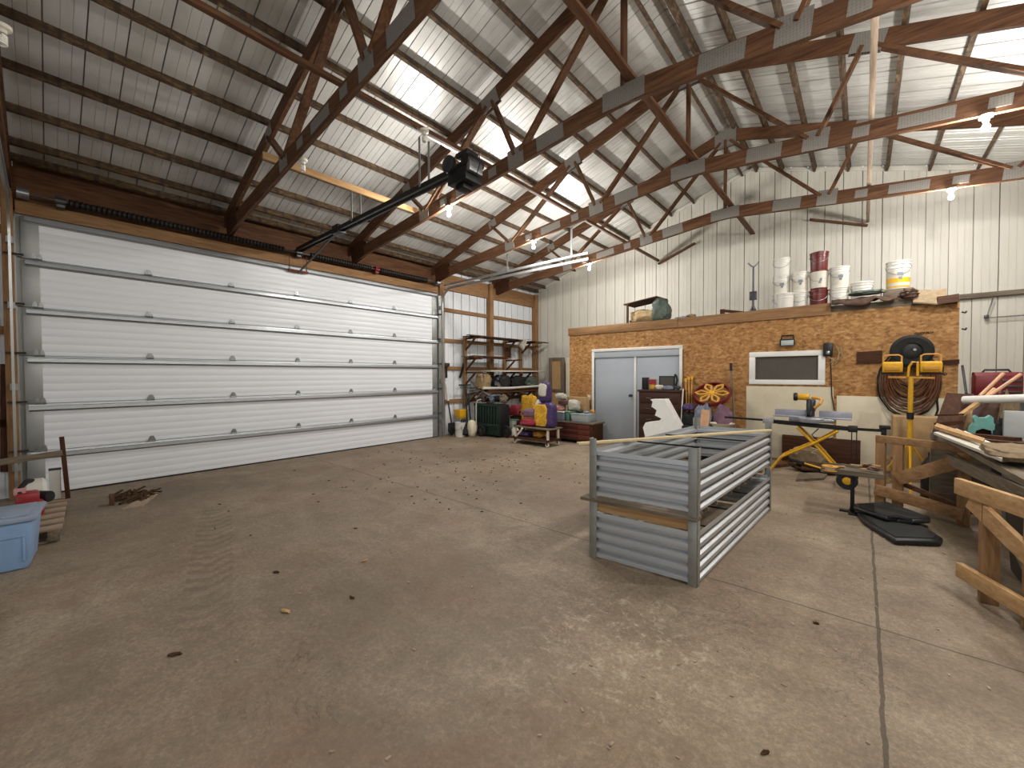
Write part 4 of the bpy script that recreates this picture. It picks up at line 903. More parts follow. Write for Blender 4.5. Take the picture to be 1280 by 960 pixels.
t = thing('leaf_blower', 'red and white leaf blower with black nozzle lying on the pallet', 'blower', (BX, BY, BZ))
MB().lathe([(0, -.09), (.13, -.09), (.16, -.06), (.16, .05), (.13, .08), (0, .08)], (BX-.25, BY+.02, BZ+.165), 24, 'Y').build('fan_housing', 'white_plastic', t)
b = MB(); b.box((BX+.02, BY-.03, BZ+.16), (.2, .16, .17), .03); b.box((BX+.06, BY+.02, BZ+.08), (.13, .12, .16), .03); b.build('engine_cover', 'red_plastic', t)
MB().tube([(BX-.1, BY+.02, BZ+.15), (BX-.02, BY+.12, BZ+.16)], .07, 14, rs=[.075, .055]).build('outlet', 'black_plastic', t)
MB().tube([(BX+.05, BY-.08, BZ+.24), (BX+.02, BY-.07, BZ+.30), (BX-.1, BY-.03, BZ+.335), (BX-.22, BY, BZ+.31)], .022, 10).build('handle', 'black_rubber', t)
MB().box((BX+.0, BY-.08, BZ+.26), (.12, .08, .07), .015).build('fuel_cap', 'pink_bag', t)
tag(MB().tube([(1.74, -.28, .175), (1.66, -.45, .17), (1.55, -.72, .17), (1.5, -.95, .17)], .042, 12).build('blower_tube', 'black_rubber'), 'black blower tube lying over the pallet at the left picture edge', 'tube')
a, c = Vector((1.050, 0.119, 0.837)), Vector((1.050, 0.156, 0.158)); c.z = .125
tag(MB().beam(a, c, .055, .04, (0, 1, 0), .003).build('timber_stake', 'dark_wood_Z'), 'dark brown timber stake standing upright on the pallet before the white door', 'stake')
a, c = Vector((1.090, -0.320, 0.622)), Vector((1.090, 0.121, 0.659)); d = (c-a)
tag(MB().beam(a - d*1.2, c, .03, .065, bev=.003).build('grey_plank', 'grey_wood_Y'), 'grey plank held level against the dark stake at the left edge', 'plank')
tag(MB().bb((1.05, -.75, .125), (1.11, -.70, .60), .003).build('timber_stake', 'grey_wood_Z'), 'second stake carrying the grey plank just outside the picture', 'stake')
t = thing('downspout_piece', 'white ribbed downspout piece standing behind the blower', 'pipe', (0.980, 0.065, 0.174))
b = MB(); p = Vector((0.980, 0.062, 0.341)); b.bb((p.x-.04, p.y-.045, .125), (p.x+.04, p.y+.045, .46), .012)
for k in range(4): b.bb((p.x+.038, p.y-.04+.022*k, .13), (p.x+.046, p.y-.03+.022*k, .45))
b.build('pipe', 'white_plastic', t); MB().bb((p.x-.045, p.y-.05, .46), (p.x+.045, p.y+.05, .475), .004).build('rim', 'black_plastic', t)
# debris in front of the door
rnd = random.Random(12)
b = MB()
for k in range(70):
    a = rnd.uniform(0, 6.28); r_ = rnd.random()**.7; x, y = 1.02 + .34*r_*math.cos(a), .72 + .22*r_*math.sin(a); L_ = rnd.uniform(.02, .09); an = rnd.uniform(0, 3.1)
    b.beam((x-L_*math.cos(an), y-L_*math.sin(an), .012), (x+L_*math.cos(an), y+L_*math.sin(an), .012+rnd.uniform(0, .04)), .025, .016)
tag(b.build('bark_litter', 'bark'), 'scattered bark litter on the concrete before the white door', 'bark', kind='stuff')
tag(MB().slab([(1.599, 0.550, 0.000), (1.629, 0.722, 0.000), (1.022, 0.966, -0.000), (1.005, 0.858, 0.000)], (0, 0, .018)).build('wood_sliver', 'pale_wood_X'), 'pale split board lying beside the bark litter', 'wood scrap')
tag(MB().bb((1.2, .48, 0), (1.28, .52, .13), .004).build('wood_offcut', 'old_wood_Z'), 'short brown offcut standing on edge by the bark litter', 'wood scrap')
for (p, L_, an, lab) in (((5.157, 0.993, 0.000), .07, .3, 'small pale wood chip on the open floor, middle left'), ((5.134, 0.441, 0.000), .06, .9, 'small brown chip on the floor at lower left'), ((4.539, 1.148, 0.000), .05, .5, 'tiny splinter on the floor before the door'), ((4.883, 1.690, 0.000), .05, 1.2, 'pale paper scrap on the floor left of centre'), ((5.331, 1.352, 0.000), .04, .2, 'dark pebble on the floor left of the planters'), ((7.761, 3.057, 0.000), .03, .2, 'dark pebble on the floor right of the planters'), ((7.678, 1.869, 0.000), .035, 1, 'small stone at the lower edge of the floor')):
    p = Vector(p); b = MB(); lump(b, (p.x, p.y, .007), (L_*1.2, L_*.45, .014), int(p.x*10), .5, 3, 2, 12, 7)
    bmesh.ops.rotate(b.bm, verts=b.bm.verts[:], cent=p, matrix=Matrix.Rotation(an, 3, 'Z')); tag(b.build('wood_chip', 'bark' if 'pale' not in lab else 'new_wood_X'), lab, 'debris')

# ------------------------------------------------------------------ far left corner
t = thing('garden_spade', 'spade with white handle leaning on the wall right of the white door', 'spade', (.2, 6.75, 0))
MB().tube([(-.03, 6.68, 1.30), (.02, 6.69, .88)], .03, 10).build('handle', 'white_plastic', t); MB().tube([(.02, 6.69, .88), (.12, 6.72, .3)], .018, 8).build('shaft', 'black_metal', t)
b = MB(); b.prism([(6.62, .33), (6.82, .33), (6.83, .12), (6.72, .0), (6.61, .12)], .10, .135, 'YZ'); b.build('blade', 'dark_steel', t)
pail(.40, 6.76, 0, .13, .36, 'white_plastic', 'white bucket on the floor just right of the big door', None, True, None, 'white buckets along the left wall', name='bucket')
b = MB(); lump(b, (.62, 6.95, .21), (.22, .22, .42), 61, .15, 2, 2.6); tag(b.build('feed_sack', 'cream_paint'), 'slim cream sack standing right of the white bucket by the door', 'sack')
t = thing('tool_bag', 'dark slanted tool bag leaning between the bucket and cream sack', 'bag', (.52, 6.82, 0))
MB().tube([(.40, 6.86, .40), (.57, 6.78, .06)], .07, 12).build('body', 'black_rubber', t); MB().tube([(.42, 6.80, .38), (.5, 6.70, .3), (.56, 6.70, .12)], .01, 6).build('strap', 'grey_bag', t)
tag(MB().bb((.0, 6.92, 0), (.22, 7.14, .42), .01).build('metal_can', 'galvanised_dull'), 'grey metal can under the yellow box near the door jamb', 'can')
t = thing('yellow_crate', 'small yellow box on a grey can right of the big door', 'box', (.11, 7.04, .42))
b = MB(); taper(b, 0, .24, 6.90, 7.17, .42, .62, .02, .01); b.build('body', 'yellow_plastic', t); MB().bb((-.01, 6.89, .62), (.25, 7.18, .645), .006).build('lid', 'yellow_plastic', t)
for k, (y, x, h, m, lab) in enumerate(((7.12, .30, 1.28, 'green_dark', 'green garden rake standing head up by the dark cart'), (7.2, .34, 1.05, 'green_dark', 'short green fence post beside the rake'))):
    t = thing('garden_rake' if k == 0 else 'fence_post', lab, 'tool', (x, y, 0))
    MB().tube([(x, y, 0), (x-.12, y, h)], .018, 8).build('shaft', m, t)
    if k == 0:
        b = MB(); b.beam((x-.12, y-.2, h), (x-.12, y+.2, h), .03, .03)
        for i in range(9): b.beam((x-.12, y-.19+.0475*i, h), (x-.05, y-.19+.0475*i, h-.09), .012, .012)
        b.build('tine_head', m, t)
    else: MB().beam((x-.12, y, h-.2), (x-.11, y, h), .05, .012).build('flange', m, t)
for y, lab in ((6.70, 'left'), (7.30, 'right')):
    a = (-.06, y, 1.82); t = thing('hung_tool', 'dark hand tool hanging on the third girt, %s of two' % lab, 'tool', (-.06, y, 1.46), 'tools on the girt')
    MB().beam((-.05, y, 1.82), (-.05, y-(.0 if lab == 'left' else .14), 1.46), .05, .03, (1, 0, 0)).build('handle', 'black_rubber', t); MB().box((-.04, y+.02, 1.80), (.05, .14, .09), .01).build('head', 'dark_steel', t)
# folded yard cart
cx0, cx1, CY = .50, 1.34, 7.16
t = thing('yard_cart', 'dark green slatted yard cart standing upright by the left wall', 'cart', (.92, CY, 0))
b = MB(); b.bb((cx0, CY, .06), (cx1, CY+.05, .82), .01); b.build('back_panel', 'green_dark', t)
b = MB()
for k in range(9): b.bb((cx0+.03+k*.095, CY-.03, .33), (cx0+.065+k*.095, CY, .78), .004)
b.bb((cx0, CY-.035, .76), (cx1, CY, .82), .006); b.bb((cx0, CY-.035, .27), (cx1, CY, .33), .006); b.build('slats', 'green_dark', t)
b = MB(); b.bb((cx0+.02, CY+.05, .05), (cx1-.02, CY+.42, .80), .015); b.build('tub', 'black_plastic', t)
for x in (cx0+.28, cx1+.07):
    w_ = MB().lathe([(.06, -.03), (.135, -.035), (.15, 0), (.135, .035), (.06, .03), (.06, -.03)], (x, CY-.06 if x < 1.2 else CY+.2, .152), 22, 'Y').build('wheel', 'black_rubber', t); MB().lathe([(0, -.035), (.03, -.035), (.065, -.02), (.065, .02), (0, .02)], (x, CY-.06 if x < 1.2 else CY+.2, .152), 16, 'Y').build('hub', 'dark_steel', w_)
MB().tube([(cx0+.10, CY-.05, .0), (cx0+.12, CY-.06, .80), (cx0+.16, CY-.05, .9), (cx0+.25, CY-.02, .92)], .014, 8).build('pull_cord', 'white_plastic', t)
rnd = random.Random(5)
for k in range(5):
    b = MB(); lump(b, (.62+.16*k, CY+.25, .82+.11+.03*(k % 2)), (.15, .24, .20), 70+k, .4, 3.2); tag(b.build('junk_lump', ('brown_cloth', 'dark_steel', 'grey_bag', 'black_rubber', 'grey_wood_X')[k]), ('brown rag heaped on the dark green cart, leftmost', 'dark steel clump on the cart beside the brown rag', 'grey crumpled plastic on top of the cart', 'black rubber bundle on top of the cart', 'grey weathered lump at the right end of the cart top')[k], 'junk')
b = MB(); b.tube([(.45, CY+.1, .9), (.75, CY+.05, 1.12), (1.0, CY+.1, 1.0), (1.3, CY+.1, 1.05)], .02, 8); tag(b.build('bent_pipe', 'steel'), 'bent steel pipe lying over the junk on the cart', 'pipe')
# lumber rack on the left wall
for k, (y, lab) in enumerate(((7.33, 'left'), (8.92, 'middle'), (9.66, 'right'))):
    t = thing('rack_upright', '%s upright of the wall lumber rack with its arms' % lab, 'rack', (.06, y, .8), 'uprights of the lumber rack')
    MB().bb((-.07, y-.045, .7), (.0, y+.045, 2.56), .004).build('upright', 'fir_Z', t)
    for z in (2.52, 1.98, 1.62, 1.05) if k < 2 else (2.52, 1.62, 1.05):
        MB().bb((.0, y-.02, z-.045), (.62, y+.02, z), .004).build('arm', 'old_wood_X', t); MB().beam((.0, y, z-.32), (.34, y, z-.04), .035, .05, (0, 1, 0)).build('arm_brace', 'old_wood_X', t)
def boardpile(y0, y1, z, n, mats, lab, x0=.12, w=.13, seed=0):
    r2 = random.Random(seed)
    for k in range(n):
        xx = x0 + (k % 3)*.16; zz = z + .026*(k//3); d0, d1 = r2.uniform(-.25, .2), r2.uniform(-.2, .25); th = .023
        tag(MB().bb((xx, y0+d0, zz+.001), (xx+w, y1+d1, zz+th), .002).build('stored_board', mats[k % len(mats)]), lab, 'board', 'boards lying ' + lab.split(' lying ')[1])
boardpile(7.3, 9.2, 2.52, 5, ('dark_wood_Y', 'grey_wood_Y', 'dark_wood_Y'), 'weathered board lying on the top arms of the lumber rack', seed=1)
boardpile(9.35, 10.15, 2.52, 3, ('dark_wood_Y',), 'dark short board lying at the right end of the top rack arms', seed=2)
boardpile(7.3, 8.5, 1.98, 7, ('grey_wood_Y', 'old_wood_Y', 'dark_wood_Y'), 'mixed board lying on the second arms of the lumber rack', seed=3)
boardpile(7.5, 10.0, 1.05, 12, ('dark_wood_Y', 'grey_wood_Y', 'old_wood_Y'), 'stacked board lying on the lowest arms of the lumber rack', seed=4)
tag(MB().bb((.1, 7.7, 1.622), (.56, 10.1, 1.66), .004).build('white_shelf_board', 'paper_white'), 'long white board lying across the lumber rack at shoulder height', 'board')
for k, (y, z, w, h, m, lab) in enumerate(((7.62, 1.30, .5, .34, 'tan_canvas', 'tan canvas bundle hanging left on the lumber rack'), (8.3, 1.29, .7, .3, 'dark_steel', 'dark bundle on the boards of the rack, left of middle'), (9.0, 1.28, .7, .28, 'black_rubber', 'black plastic roll on the rack, right of middle'), (9.62, 1.26, .5, .26, 'green_tarp', 'dark green roll at the right end of the rack'))):
    b = MB(); lump(b, (.36, y, z+.05), (.36, w*.76, h*1.25), 80+k, .3, 3.4, 3); tag(b.build('rack_bundle', m), lab, 'bundle')
tag(MB().tube([(.56, 7.4, 1.19), (.6, 8.4, 1.17), (.6, 9.9, 1.2)], .035, 10).build('grey_pipe', 'white_plastic'), 'grey-white pipe lying along the front of the lowest rack arms', 'pipe')
b = MB(); drape(b, .45, .72, 9.0, 9.25, 2.55, .3, 2.0, 10, 8, .03); tag(b.build('white_rag', 'paper_white', solid=.01), 'white rag hanging from the top of the lumber rack', 'rag')
tag(MB().bb((.02, 8.85, 2.05), (.05, 9.1, 2.35), .01).build('dark_plaque', 'dark_wood_Z'), 'dark plaque hung on the middle upright of the rack', 'plaque')
# floor items below the rack
t = pail(1.12, 7.95, 0, .15, .36, 'white_plastic', 'white lidded bucket right of the dark green cart', None, True, None, 'white buckets along the left wall', name='bucket')
MB().lathe([(0, .362), (.162, .362), (.162, .376), (0, .385)], (1.12, 7.95, 0)).build('lid', 'green_plastic', t)
tag(MB().bb((.86, 8.1, 0), (1.75, 8.6, .44), .01).build('storage_crate', 'dark_wood_X'), 'dark low crate under the red and yellow sacks', 'crate')
for k, (c, d, m, lab) in enumerate((((1.02, 8.22, .58), (.50, .34, .30), 'red_bag', 'red sack with pale print on the crate, left end'), ((1.30, 8.42, .76), (.5, .3, .24), 'paper_white', 'white sack lying over the red sack'), ((1.32, 8.2, .54), (.2, .3, .2), 'pink_bag', 'pinkish small sack between the red and yellow sacks'))):
    b = MB(); lump(b, c, [q_*.92 for q_ in d], 90+k, .26, 3.0, 3.4); tag(b.build('sack', m), lab, 'sack')
t = thing('yellow_sack', 'upright yellow sack with white round label left of the purple sacks', 'sack', (1.72, 7.85, 0))
b = MB(); lump(b, (1.70, 7.9, .70), (.44, .24, .64), 95, .2, 2, 4.5); b.build('bag', 'yellow_bag', t)
MB().lathe([(0, -.012), (.09, -.012), (.09, .03), (0, .03)], (1.66, 7.79, .68), 18, 'Y').build('label', 'paper_white', t); MB().lathe([(0, -.01), (.05, -.01), (.05, .03), (0, .03)], (1.76, 7.79, .58), 16, 'Y').build('label', 'amber_plastic', t)
tag(MB().bb((1.42, 7.72, 0), (2.0, 8.05, .385), .01).build('step_box', 'dark_wood_X'), 'dark box under the upright yellow sack', 'box')
# flat trolley with sacks
t = thing('platform_trolley', 'low dark trolley on small casters loaded with purple and yellow sacks', 'trolley', (2.45, 7.05, 0))
b = MB(); b.bb((1.95, 6.86, .11), (3.0, 7.36, .15), .01); b.build('deck', 'dark_wood_X', t)
b = MB(); b.bb((2.02, 6.9, .36), (3.02, 7.4, .385), .006); b.build('upper_shelf', 'grey_wood_X', t)
for x, y in ((2.06, 6.94), (2.95, 6.94), (2.06, 7.32), (2.95, 7.32)):
    MB().bb((x-.02, y-.02, .15), (x+.02, y+.02, .36)).build('post', 'cream_paint', t)
    w_ = MB().lathe([(.02, -.016), (.04, -.018), (.045, 0), (.04, .018), (.02, .016), (.02, -.016)], (x, y-.02, .046), 14, 'Y').build('caster', 'porcelain', t); MB().bb((x-.015, y-.045, .045), (x+.015, y+.005, .11)).build('fork', 'dark_steel', w_)
MB().tube([(2.10, 6.9, .16), (2.25, 6.88, .28), (2.3, 6.88, .36)], .022, 8).build('strut', 'cream_paint', t)
for k, (c, d, m, lab) in enumerate((((2.20, 7.1, .215), (.40, .3, .13), 'purple', 'flat purple sack on the lower deck of the trolley'), ((2.56, 7.16, .215), (.26, .26, .13), 'amber_plastic', 'small tan pouch on the lower deck of the trolley'), ((2.35, 7.14, .47), (.56, .34, .17), 'red_bag', 'rumpled red sack lying on the trolley shelf'), ((2.34, 7.22, .66), (.6, .3, .2), 'mauve_cloth', 'mauve rumpled sack on the red one'))):
    b = MB(); lump(b, c, [q_*.9 for q_ in d], 100+k, .26, 3.0, 3.4); tag(b.build('sack', m), lab, 'sack')
t = thing('purple_sack', 'purple sack with yellow front panel standing on the trolley', 'sack', (2.8, 7.15, .385))
b = MB(); lump(b, (2.76, 7.16, .66), (.46, .26, .54), 106, .14, 2, 5); b.build('bag', 'purple', t); b = MB(); lump(b, (2.69, 7.045, .66), (.34, .05, .48), 107, .1, 2, 5); b.build('front_panel', 'yellow_bag', t)
t = thing('dog_food_bag', 'white and purple bag standing at the top of the sack pile', 'bag', (2.68, 7.3, .9))
b = MB(); lump(b, (2.66, 7.24, 1.14), (.26, .2, .46), 108, .2, 2, 4); b.build('bag', 'purple', t); b = MB(); lump(b, (2.66, 7.145, 1.2), (.20, .07, .28), 109, .15, 2, 4); b.build('label', 'paper_white', t)
b = MB(); lump(b, (2.66, 7.3, .82), (.3, .24, .14), 110, .2); tag(b.build('sack', 'grey_bag'), 'grey sack under the white and purple bag', 'sack')
t = thing('plastic_bottle', 'white plastic bottle with dark neck among the sacks', 'bottle', (2.42, 7.32, .76))
MB().lathe([(0, 0), (.06, 0), (.065, .02), (.065, .14), (.03, .19), (.022, .22), (0, .22)], (2.42, 7.3, .76), 18).build('body', 'white_plastic', t); MB().lathe([(0, .22), (.026, .22), (.026, .25), (0, .25)], (2.42, 7.3, .76), 12).build('cap', 'black_plastic', t)
# tool chest with totes
t = thing('tool_chest', 'long low dark red wooden chest with drawers before the plywood room', 'chest', (2.95, 7.95, 0))
b = MB(); b.bb((2.36, 7.76, .06), (3.54, 8.25, .44), .008); b.build('body', 'dark_wood_X', t); MB().bb((2.33, 7.73, .44), (3.57, 8.28, .475), .006).build('top', 'grey_wood_X', t)
for k in range(3): 
    d_ = MB().bb((2.42, 7.738, .09+k*.115), (3.48, 7.762, .195+k*.115), .006).build('drawer', 'chest_red', t); MB().beam((2.7, 7.73, .14+k*.115), (3.2, 7.73, .14+k*.115), .015, .02).build('pull', 'dark_steel', d_)
for x in (2.42, 3.42): MB().bb((x, 7.8, 0), (x+.06, 8.2, .06)).build('foot', 'dark_wood_X', t)
def tub(x0, x1, y0, y1, z0, z1, mat, lidmat, lab):
    t = thing('plastic_tub', lab, 'tub', ((x0+x1)/2, (y0+y1)/2, z0)); taper(MB(), x0, x1, y0, y1, z0, z1, .02, .008).build('body', mat, t); MB().bb((x0-.012, y0-.012, z1), (x1+.012, y1+.012, z1+.02), .005).build('lid', lidmat, t)
tub(2.40, 2.78, 7.80, 8.15, .476, .66, 'grey_bag', 'porcelain', 'grey tub with pale lid at the left of the chest top')
tub(2.81, 2.92, 7.82, 8.1, .476, .67, 'green_plastic', 'green_plastic', 'narrow green tub between two others on the chest')
tub(2.96, 3.40, 7.80, 8.18, .476, .64, 'clear_plastic', 'clear_plastic', 'clear plastic tub on the right of the chest top')
for c, d, m, lab, s_ in (((3.08, 7.98, .695), (.2, .18, .07), 'green_dark', 'dark green cloth on the lid of the clear tub', 1), ((3.27, 7.98, .69), (.16, .16, .06), 'grey_bag', 'blue-grey rag on the clear tub', 2), ((3.34, 8.12, .70), (.14, .1, .08), 'amber_plastic', 'small amber pouch at the back of the clear tub', 3), ((2.86, 8.1, .83), (.34, .26, .28), 'paper_white', 'bulging white bag behind the green tub', 4), ((2.52, 8.0, .75), (.3, .26, .14), 'pink_bag', 'orange-pink cloth heap on the grey tub', 5), ((2.62, 8.05, .88), (.3, .26, .14), 'brown_cloth', 'brown cloth heap over the pink cloth', 6), ((2.5, 8.1, 1.02), (.34, .2, .16), 'paper_white', 'white crumpled bag on top of the cloth heap', 7)):
    b = MB(); lump(b, c, [q_*.88 for q_ in d], 120+s_, .24, 2.6, 2.6); tag(b.build('cloth_heap', m), lab, 'cloth')
tag(MB().bb((2.55, 8.30, 0), (3.05, 8.5, 1.0), .01).build('cardboard_box', 'cardboard'), 'tall box behind the red chest against the plywood', 'box')
# framed screen door leaning by the corner
t = thing('framed_screen_door', 'brown framed door with pale inset leaning beside the room corner', 'door', (.95, 10.3, 0))
for a, c in (((.60, 10.24, 0), (.72, 10.29, 2.06)), ((1.04, 10.24, 0), (1.16, 10.29, 2.06)), ((.72, 10.24, 1.96), (1.04, 10.29, 2.06)), ((.72, 10.24, 0), (1.04, 10.29, .25)), ((.72, 10.24, 1.0), (1.04, 10.29, 1.1))): MB().bb(a, c, .005).build('frame_rail', 'grey_wood_Z' if a[2] == 0 and c[2] > 1 else 'grey_wood_X', t)
MB().bb((.72, 10.255, .25), (1.04, 10.27, 1.96)).build('inset_panel', 'new_wood_Z', t)
tag(MB().bb((1.19, 10.30, 0), (1.40, 10.44, 2.05), .006).build('white_post', 'cream_paint'), 'cream white post standing right of the framed brown door', 'post')
# ------------------------------------------------------------------ right foreground: bench, trestles and scrap
mA = lambda u: Vector((8.09 + .65*u, 6.31 - .30*u, 0))
t = thing('bench_trestle', 'brown braced trestle frame under the far end of the plank bench', 'trestle', (8.4, 6.15, 0))
def fr(b, u0, z0, u1, z1, w, th=.04, off=0):
    a, c = mA(u0), mA(u1); n_ = Vector((.30, .65, 0)).normalized()*off; b.beam((a.x+n_.x, a.y+n_.y, z0), (c.x+n_.x, c.y+n_.y, z1), th, w, (0, 0, 1) if abs(z1-z0) < abs(u1-u0) else (.65, -.30, 0), .003); return b
for u in (.06, .28): fr(MB(), u, 0, u, .74, .09).build('post', 'fir_Z', t)
fr(MB(), 1.0, 0, 1.0, .74, .09).build('post', 'fir_Z', t)
fr(MB(), 0, .78, 1.08, .78, .08, .05).build('top_rail', 'fir_X', t)
fr(MB(), .3, .36, 1.0, .66, .13, .035, -.05).build('diagonal_brace', 'fir_X', t)
fr(MB(), .02, .20, 1.02, .12, .12, .035, -.05).build('bottom_rail', 'fir_X', t)
fr(MB(), .30, .30, 1.0, .16, .05, .03, .05).build('lower_brace', 'old_wood_X', t)
for k, z in enumerate((.12, .28, .42, .55)): fr(MB(), .1, z, .26, z+.05, .04, .02, .04).build('short_cleat', 'new_wood_X', t)
t = thing('plank_trestle', 'pale braced trestle of new boards at the right picture edge', 'trestle', (8.6, 3.9, 0))
dB = Vector((.42, -.907, 0)); oB = Vector((8.50, 4.16, 0)); nB = Vector((.907, .42, 0))
def pB(s, z, o=0): return oB + dB*s + nB*o + Vector((0, 0, z))
MB().beam(pB(-.06, .735), pB(1.3, .735), .04, .11, bev=.003).build('top_rail', 'new_wood_Y', t)
MB().beam(pB(.0, .65, .04), pB(.9, .22, .04), .036, .11, bev=.003).build('diagonal_brace', 'new_wood_Y', t)
MB().beam(pB(-.03, .15), pB(1.3, .15), .04, .10, bev=.003).build('bottom_rail', 'new_wood_Y', t)
for s_ in (.1, .42, .95): MB().beam(pB(s_, 0, .075), pB(s_, .69, .075), .085, .085, (0, 1, 0), .004).build('post', 'fir_Z', t)
MB().beam(pB(.45, .2, .1), pB(.3, .42, .1), .03, .08).build('short_brace', 'grey_wood_Y', t)
# bench planks
for k in range(4):
    x = 8.60 + k*.20
    tag(MB().slab([(x, 6.45-.05*k, .83), (x+.185, 6.43, .83), (x+.36, 3.75, .80), (x+.17, 3.75, .80)], (0, 0, .042)).build('bench_plank', ('grey_wood_Y', 'grey_wood_Y', 'old_wood_Y', 'grey_wood_Y')[k]), ('leftmost grey plank of the long scrap bench', 'second grey plank of the scrap bench', 'third plank of the scrap bench, browner', 'far right plank of the scrap bench')[k], 'plank')
tag(MB().slab([(8.620, 6.213, 0.691), (8.740, 4.050, 0.800), (8.740, 4.043, 0.710), (8.620, 6.200, 0.591)], (.03, 0, 0)).build('apron_board', 'grey_wood_Y'), 'weathered grey apron board under the bench planks', 'board')
BT = .875
q = [Vector((8.522, 6.008, 0.900)), Vector((8.713, 4.446, 0.900)), Vector((8.827, 4.883, 0.900)), Vector((8.755, 6.595, 0.900))]
tag(MB().slab(q, (0, 0, .022)).build('white_board', 'paper_white'), 'dirty white board lying on the scrap bench', 'board')
q = [Vector((8.545, 6.205, 0.940)), Vector((8.717, 5.053, 0.940)), Vector((8.763, 5.301, 0.940)), Vector((8.602, 6.607, 0.940))]
tag(MB().slab(q, (0, 0, .03)).build('narrow_board', 'new_wood_Y'), 'narrow tan board lying over the white one on the bench', 'board')
q = [Vector((8.666, 5.769, 0.925)), Vector((8.736, 4.722, 0.925)), Vector((8.797, 4.946, 0.925)), Vector((8.753, 6.124, 0.925))]
tag(MB().slab(q, (0, 0, .02)).build('white_lath', 'white_foam'), 'clean white slat beside the narrow tan board on the bench', 'slat')
b = MB(); lump(b, Vector((8.812, 4.671, 0.930)) + Vector((.0, .1, 0)), (.28, .52, .10), 130, .22, 2.5, 4); tag(b.build('paper_sack', 'burlap'), 'flat tan paper sack on the near end of the bench', 'sack')
for k, (u, lab) in enumerate(((0, 'dark offcut lying on the far end of the bench'), (1, 'brown offcut across the bench behind the white board'))):
    p = Vector((8.72+.14*k, 6.25-.5*k, BT+.02)); tag(MB().beam(p, p + Vector((.35, -.3, .015)), .08, .035).build('wood_offcut', 'dark_wood_X'), lab, 'wood scrap')
# leaning plywood, red box, pipe, sticks
tag(MB().slab([(8.572, 6.750, 0.802), (8.805, 6.750, 0.798), (8.943, 7.150, 1.283), (8.737, 7.150, 1.297)], (0, .03, 0)).build('leaning_plywood', 'dark_wood_Z'), 'dark plywood offcut leaning behind the far end of the bench', 'panel')
MBp = MB(); MBp.beam((8.584, 6.620, 0.946), (8.804, 6.620, 0.990), .03, .045); MBp.beam((8.599, 6.660, 1.054), (8.814, 6.660, 1.076), .02, .02); tag(MBp.build('wooden_lattice', 'dark_wood_X'), 'dark wooden slatted frame in front of the leaning panel', 'frame')
tag(MB().bb((8.55, 6.56, 0), (9.5, 6.60, .86), .004).build('scrap_plywood', 'grey_wood_X'), 'grey panel standing low behind the bench end', 'panel')
tag(MB().bb((8.95, 7.9, 0), (9.75, 8.3, 1.24), .01).build('steel_cabinet', 'dark_steel'), 'dark cabinet behind the scrap pile that carries the red tool box', 'cabinet')
t = thing('red_toolbox', 'red metal tool box with black top handle against the back wall at right', 'tool box', (9.3, 8.1, 1.242))
MB().bb((9.07, 7.94, 1.242), (9.47, 8.2, 1.50), .012).build('body', 'red_paint', t); MB().prism([(7.94, 1.50), (8.2, 1.50), (8.15, 1.545), (7.99, 1.545)], 9.07, 9.47, 'YZ').build('lid', 'red_paint', t)
MB().tube([(9.15, 8.07, 1.54), (9.17, 8.07, 1.575), (9.37, 8.07, 1.575), (9.39, 8.07, 1.54)], .013, 8).build('handle', 'black_plastic', t)
b = MB()
for k in range(3): b.bb((9.30, 7.93, 1.28+.07*k), (9.46, 7.945, 1.31+.07*k), .003)
b.build('drawer_lip', 'dark_steel', t)
a, c = Vector((8.855, 7.000, 1.221)), Vector((9.265, 6.700, 1.268)); tag(MB().tube([a, c], .045, 14).build('white_pipe', 'white_plastic'), 'thick white plastic pipe lying level over the scrap pile at right', 'pipe')
for lab, p, q_ in (('left', (8.978, 7.000, 1.271), (9.188, 7.250, 1.527)), ('middle', (9.007, 6.950, 1.256), (9.092, 7.050, 1.355)), ('right', (9.018, 6.950, 1.257), (9.307, 7.200, 1.517))):
    tag(MB().tube([p, q_], .018, 8).build('pink_stick', 'peach'), 'thin pinkish stick leaning over the white pipe, %s of three' % lab, 'stick', 'sticks over the white pipe')
tag(MB().tube([(9.030, 8.200, 1.257), (9.026, 8.500, 1.642)], .014, 8).build('thin_rod', 'dark_steel'), 'thin dark rod leaning at the right corner of the plywood room', 'rod')
# teal toy and the heap
t = thing('teal_seat', 'teal plastic shell with two round bumps in the scrap pile', 'toy', (8.966, 6.750, 0.814))
pl = [(8.852, 6.700, 0.835), (8.863, 6.700, 0.943), (8.892, 6.700, 0.989), (8.885, 6.700, 1.042), (8.902, 6.700, 1.070), (8.932, 6.700, 1.045), (8.978, 6.700, 1.048), (9.006, 6.700, 1.076), (9.029, 6.700, 1.052), (9.030, 6.700, 1.000), (9.058, 6.700, 0.950), (9.071, 6.700, 0.856), (9.026, 6.700, 0.852), (9.014, 6.700, 0.912), (8.956, 6.700, 0.933), (8.905, 6.700, 0.902), (8.894, 6.700, 0.839)]
MB().prism([(p[0], p[2]) for p in pl], 6.66, 6.76, 'XZ').build('shell', 'teal', t)
MB().prism([(p[0], p[2]) for p in ((8.899, 6.740, 0.826), (8.910, 6.740, 0.889), (8.963, 6.740, 0.921), (9.020, 6.740, 0.899), (9.038, 6.740, 0.840))], 6.73, 6.78, 'XZ').build('inner_panel', 'dark_wood_X', t)
